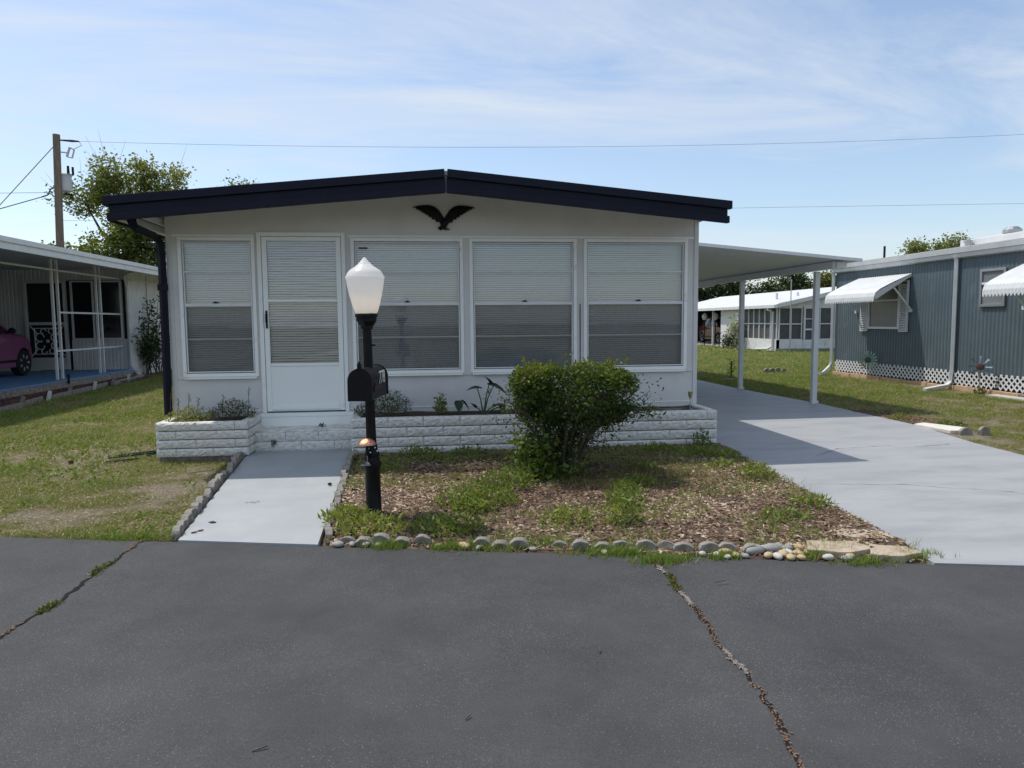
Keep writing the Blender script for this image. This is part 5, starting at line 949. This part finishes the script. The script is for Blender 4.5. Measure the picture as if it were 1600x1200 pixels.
m = MB(); m.lathe([(.06,2.88),(.06,3.02),(.085,3.02),(.085,3.06),(.02,3.09),(.001,3.09)], 12, (11.2,13.85,0)); obj('roof_vent', m, steel_m, BH)
m = MB(); m.lathe([(.12,2.9),(.12,3.12),(.17,3.12),(.17,3.18),(.10,3.24),(.001,3.25)], 14, (11.5,13.05,0)); obj('roof_vent', m, steel_m, BH)
m = MB(); m.tube([(11.6,17.2,2.9),(11.6,17.2,3.3)], .03, 6); obj('roof_pipe', m, black_m, BH)
for y in (17.72,13.33):
    m = MB(); m.tube([(10.52,y,2.70),(10.55,y,2.6),(10.555,y,.42),(10.53,y,.16),(10.42,y-.05,.08),(9.75,y-.3,.03)] if y < 17 else [(10.52,y,2.70),(10.55,y,2.6),(10.555,y,.32),(10.5,y,.18),(10.1,y-.4,.06),(9.95,y-.5,.04)], .05, 4); obj('downspout', m, wht_m, BH, bevel=.006)
# windows with shutters and awnings
def bwindow(y0, y1, z0, z1, sh):
    m = MB(); 
    for a, b, c, d in ((y0,y0+.05,z0,z1),(y1-.05,y1,z0,z1),(y0+.05,y1-.05,z0,z0+.05),(y0+.05,y1-.05,z1-.05,z1)): m.box(10.57,10.63,a,b,c,d)
    wn = obj('window', m, alu_m if sh else MATS['steel'], BH, bevel=.004)
    zm = z0 + (z1-z0)*.62; m = MB(); m.box(10.575,10.60,y0+.05,y1-.05,zm-.02,zm+.02); obj('rail', m, alu_m, wn)
    m = MB(); m.box(10.598,10.604,y0+.051,y1-.051,z0+.051,z1-.051); obj('pane', m, MATS['grey_pane'], wn)
    if sh:
        for a, b in ((y0-.29,y0-.01),(y1+.01,y1+.29)):
            m = MB()
            for c, d, e, f in ((a,a+.03,z0-.06,z1+.02),(b-.03,b,z0-.06,z1+.02),(a+.03,b-.03,z0-.06,z0-.03),(a+.03,b-.03,z1-.01,z1+.02)): m.box(10.56,10.60,c,d,e,f)
            sht = obj('shutter', m, wht_m, wn)
            m = MB()
            for k in range(int((z1-z0)/.055)): z = z0-.02+.055*k; m.prism([(10.565,z),(10.56,z+.008),(10.595,z+.05),(10.6,z+.042)], a+.031, b-.031)
            s2 = obj('louvres', m, wht_m, wn); s2['kind'] = 'stuff'
def awning(y0, y1, zt, zb, xo):
    n = int((y1-y0)/.075)*4; V = []
    for i in range(n+1):
        y = y0 + (y1-y0)*i/n; c = .012*math.sin(math.pi*i/2)
        rise = [(10.58,zt),(10.58+(xo-10.58)*.5,zt+(zb-zt)*.42),(10.58+(xo-10.58)*.84,zt+(zb-zt)*.75),(xo+.03,zt+(zb-zt)*.93),(xo,zb-.06),(xo-.005,zb-.16+.014*(1 if i % 4 < 2 else -1))]
        V += [(x + c*.35, y, z + c) for x, z in rise]
    k = 6; F = [(i*k+j, (i+1)*k+j, (i+1)*k+j+1, i*k+j+1) for i in range(n) for j in range(k-1)]
    m = MB(); m.add(V, F); a = obj('awning', m, wht_m, BH)
    for y in (y0+.01, y1-.01):
        m = MB(); m.prism([(10.59,zt),(10.59,zt-.05),(xo+.05,zb-.12),(xo,zb-.06),(xo+.03,zt+(zb-zt)*.93)], y-.01, y+.01); obj('end_panel', m, wht_m, a)
    for y in (y0-.03, y1+.03):
        m = MB(); m.bar((10.59,y,zt-.80),(xo+.45,y,zb+.12),.025,.03); m.box(10.55,10.60,y-.03,y+.03,zt-.85,zt-.78); obj('arm', m, wht_m, a)
mat('grey_pane', (.16,.17,.175), (.21,.215,.22), .25, 2)
bwindow(15.08,16.24,1.21,2.28,True); awning(14.72,16.68,2.44,2.0,9.72)
bwindow(12.10,12.72,1.66,2.38,False); bwindow(9.75,11.2,1.21,2.28,True); awning(9.4,11.62,2.44,2.0,9.72)
# lattice skirting panels, dark void behind, brick footing
m = MB(); m.box(10.66,10.7,4,17.55,0,.36); obj('skirt_void', m, dark_m, BH)
yy = [17.58,16.38,15.2,14.05,13.42,13.2,12.45,12.2,11.1,9.9,8.7,7.5]
for a, b in zip(yy, yy[1:]):
    m = MB(); z0, z1 = .10 - .0, .385; dz = z1 - z0; y0, y1 = b+.008, a-.008; p = .125
    for s in (1,-1):
        k = y0 - dz
        while k < y1 + dz:
            # diagonal lath clipped to the panel
            A = (k, z0) ; B_ = (k + dz, z1)
            if s < 0: A, B_ = (k + dz, z0), (k, z1)
            t0, t1 = 0, 1; d = B_[0]-A[0]
            for lim, sg in ((y0,1),(y1,-1)):
                ta = (lim - A[0])/d
                if d*sg > 0: t0 = max(t0, ta)
                else: t1 = min(t1, ta)
            if t1 - t0 > .06:
                xo_ = 10.575 if s > 0 else 10.582
                m.bar((xo_, A[0]+d*t0, z0+dz*t0), (xo_, A[0]+d*t1, z0+dz*t1), .024, .006, (1,0,0)) if False else m.bar((xo_, A[0]+d*t0, z0+dz*t0), (xo_, A[0]+d*t1, z0+dz*t1), .006, .030, (0,-s*.7,.7))
            k += p
    lp = obj('lattice_panel', m, wht_m, BH); lp['kind'] = 'stuff'
brick_m = mat('tan_brick', (.42,.27,.16), (.52,.37,.24), .9, 12, bump=.3)
for k in range(25):
    y = 7.6 + k*.40; m = MB(); m.box(10.50+random.uniform(-.015,.015),10.62,y,y+.385,-.03,.088+random.uniform(-.015,.01)); obj('footing_brick', m, conc_m if y < 11.6 else brick_m, BH, bevel=.006)
def windmill(loc, r, nb, wide, cm, hm, label):
    t = T('windmill_ornament', (loc[0],loc[1],0), label, 'ornament'); M = Matrix.Translation(loc) @ Matrix.Rotation(R_(-55),4,'Z')
    for k in range(nb):
        a = 2*math.pi*k/nb; d = Vector((math.cos(a),0,math.sin(a))); s = Vector((-d.z,0,d.x)); i, o_ = d*r*.32, d*r; tw_ = Vector((0,.02,0))
        m = MB(); m.add([i - s*wide*.3 - tw_*.3, i + s*wide*.3 + tw_*.3, o_ + s*wide + tw_, o_ - s*wide - tw_], [(0,1,2,3)]); m.add([p + Vector((0,.004,0)) for p in (i - s*wide*.3 - tw_*.3, i + s*wide*.3 + tw_*.3, o_ + s*wide + tw_, o_ - s*wide - tw_)], [(3,2,1,0)]); m.xf(M); obj('blade', m, cm, t)
    m = MB(); m.lathe([(.001,-.03),(r*.3,-.02),(r*.36,0),(r*.3,.02),(.001,.03)], 14, (0,0,0), 'y'); m.xf(M); obj('hub', m, hm, t, smooth=True)
    m = MB(); m.tube([(loc[0],loc[1],-.05),(loc[0],loc[1],loc[2])], .010, 6); obj('stake', m, steel_m, t)
windmill((10.40,15.9,.47), .215, 16, .022, mat('verdigris', (.30,.42,.34), rough=.6), mat('dark_green_hub', (.05,.09,.06), rough=.5), 'pale green sunburst wheel ornament in front of the lattice under the awning')
windmill((10.36,12.35,.53), .20, 8, .024, mat('blue_enamel', (.10,.17,.26), (.3,.33,.36), .5, 30), mat('rusty_hub', (.07,.04,.035), (.13,.07,.055), .7, 30), 'blue bladed wheel ornament with rusty hub in front of the blue siding')
m = MB(); m.prism([(10.05,6.5),(10.45,6.5),(10.45,12.0),(10.2,12.0)], -.02, .035, 'xy'); o = obj('footing_path', m, mat('pale_concrete', (.45,.42,.37),(.52,.49,.44),.9,8)); o['kind'] = 'structure'
clump('silver_plant', 10.3, 12.25, .12, .14, 90, .06, lav_m, 'small silvery plant at the lattice below the blue wheel ornament', 'plant', .9, 0.0)

# ------------------------------------------------------------------ white house at the back
WH = T('white_house', (15.75, 30.9, 0), 'white low house with screened windows seen through the carport', 'house')
cx0, cy0 = 15.75, 30.9
oldw = mat('stained_white', (.60,.60,.57), (.72,.72,.70), .7, 5, c3=(.30,.30,.27), c3scale=3, c3lo=.6, c3hi=.75)
m = MB(); m.box(cx0,cx0+.1,cy0,37.3,0,.55); m.box(cx0,cx0+.1,34.6,37.3,.55,2.12); m.box(cx0,cx0+.1,cy0,34.6,1.98,2.12); m.box(cx0,24,cy0-.0,cy0+.1,0,.52); m.box(cx0+.1,24,cy0,cy0+.1,2.0,2.2); m.box(cx0+.1,24,37.2,37.3,0,2.15); m.prism([(cx0,2.2),(24,2.2),(24,2.75),(19.6,2.95)], cy0+.005, cy0+.095); obj('wall', m, oldw, WH)
m = MB(); m.box(cx0+.2,24,33,33.1,0,2.1); m.box(cx0+2.6,cx0+2.7,cy0+.1,37.2,0,2.1); obj('inner_wall', m, mat('dim_interior', (.10,.10,.105), rough=.9), WH)
scr = mat('porch_screen', (.06,.062,.066), (.09,.092,.095), .6, 3)
for k in range(6):
    y = cy0 + .12 + k*.58; m = MB(); m.box(cx0+.0,cx0+.06,y-.03,y+.03,.55,1.98); m.box(cx0+.0,cx0+.05,y+.03,min(y+.55,34.6),1.24,1.29); wn = obj('window', m, wht_m, WH)
    m = MB(); m.box(cx0+.055,cx0+.07,y+.03,y+.55,.55,1.98); obj('screen', m, scr, wn)
for a, b in ((15.82,16.38),(16.38,16.94),(17.78,18.45),(18.5,19.2),(19.25,20)):
    m = MB(); frame_boxes(m, a, b, .52, 2.0, .04, cy0, cy0+.06); m.box(a+.04,b-.04,cy0+.01,cy0+.05,1.22,1.27); wn = obj('window', m, wht_m, WH); m = MB(); m.box(a+.04,b-.04,cy0+.055,cy0+.065,.56,1.96); obj('screen', m, scr, wn)
m = MB(); frame_boxes(m, 17.0, 17.72, .10, 2.02, .08, cy0-.03, cy0+.05); m.box(17.08,17.64,cy0-.02,cy0+.04,.95,1.03); m.box(17.08,17.64,cy0-.02,cy0+.04,1.45,1.49); m.box(17.08,17.64,cy0-.02,cy0+.03,.18,.40); dr = obj('screen_door', m, wht_m, WH); m = MB(); m.box(17.08,17.64,cy0+.041,cy0+.048,.40,1.94); obj('screen', m, scr, dr)
m = MB(); m.box(cx0-.1,24,cy0-.12,cy0-.005,-.02,.12); obj('footing', m, conc_m, WH)
m = MB(); m.prism([(cx0-.28,2.10),(19.6,3.02),(24.2,2.75),(24.2,2.65),(19.6,2.9),(cx0-.28,2.02)], cy0-.3, 46.5); rf = obj('roof', m, roof_m, WH)
m = MB(); m.prism([(cx0-.33,1.98),(cx0-.27,1.98),(cx0-.27,2.12),(cx0-.33,2.12)], cy0-.3, 46.5); m.prism([(cx0-.28,1.96),(19.6,2.84),(24.2,2.60),(24.2,2.78),(19.6,3.04),(cx0-.28,2.13)], cy0-.36, cy0-.31); obj('fascia', m, wht_m, WH)
for x, y in ((17.0,33.5),(17.6,32.6)):
    m = MB(); m.tube([(x,y,2.3),(x,y,2.75)], .06, 8); obj('vent_pipe', m, wht_m, WH)
m = MB(); m.tube([(cx0-.3,31.3,2.0),(cx0-.3,31.3,1.9),(cx0-.06,31.25,1.8),(cx0-.06,31.25,.2),(cx0-.1,31.6,.1),(cx0-.1,32.8,.05)], .05, 6); obj('downspout', m, wht_m, WH, smooth=True)
m = MB(); m.box(cx0+.4,21,37.3,47,-.02,.05); obj('carport_slab', m, MATS['pale_concrete'], WH)
for y in (38.6,41.2,44,46.4):
    m = MB(); m.bar((cx0+.1,y,0),(cx0+.1,y,2.05),.09); obj('carport_post', m, sid_m, WH)
m = MB(); m.box(21,21.1,37.3,47,0,2.6); m.box(16,21,46.6,46.7,0,2.6); obj('carport_back', m, dark_m, WH)
car('parked_car', (17.9,42.0,.05), math.pi, red, 'dark maroon car parked under the white house carport')
for x, y, lb in ((16.15,39.0,'white globe lamp nearer the white house wall'),(15.95,40.1,'white globe lamp farther left by the maroon car')):
    t = T('globe_lamp', (x,y,0), lb, 'lamp', 'globe lamps at the white house'); m = MB(); m.tube([(x,y,0),(x,y,1.42)], .03, 6); obj('post', m, black_m, t)
    m = MB(); m.lathe([(.06,1.46),(.11,1.50),(.16,1.64),(.15,1.74),(.08,1.82),(.001,1.88)], 16, (x,y,0)); obj('globe', m, wht_m, t, smooth=True)
FB = T('flowering_shrub', (15.45,35.0,0), 'pale flowering shrub with dark foot at the white house wall', 'shrub')
Pf = np.array([15.42,34.7,.85]) + rng.normal(0,[.14,.30,.36],(1100,3)); Pf = Pf[Pf[:,2] > .05]; leaves('blossom', Pf, .13, leafmat('blossom', [(.12,.15,.07),(.34,.38,.28),(.6,.6,.54)], .3), FB, kind='stuff')
Pf = np.array([15.35,35.3,.35]) + rng.normal(0,[.14,.4,.2],(700,3)); Pf = Pf[Pf[:,2] > .02]; leaves('foliage', Pf, .13, drk_m, FB, v=.2, kind='stuff')
m = MB(); 
for k in range(6): m.tube([(15.45,35.0,0),(15.42+rng.normal(0,.1),34.8+rng.normal(0,.2),.8)], .02, 5)
obj('stems', m, bark_m, FB)
m = MB(); m.tube([(14.4,27.2,0),(14.4,27.2,3.05)], .02, 5); o = obj('antenna_mast', m, steel_m); tag(o, 'thin metal mast standing in the lawn before the white house', 'mast')
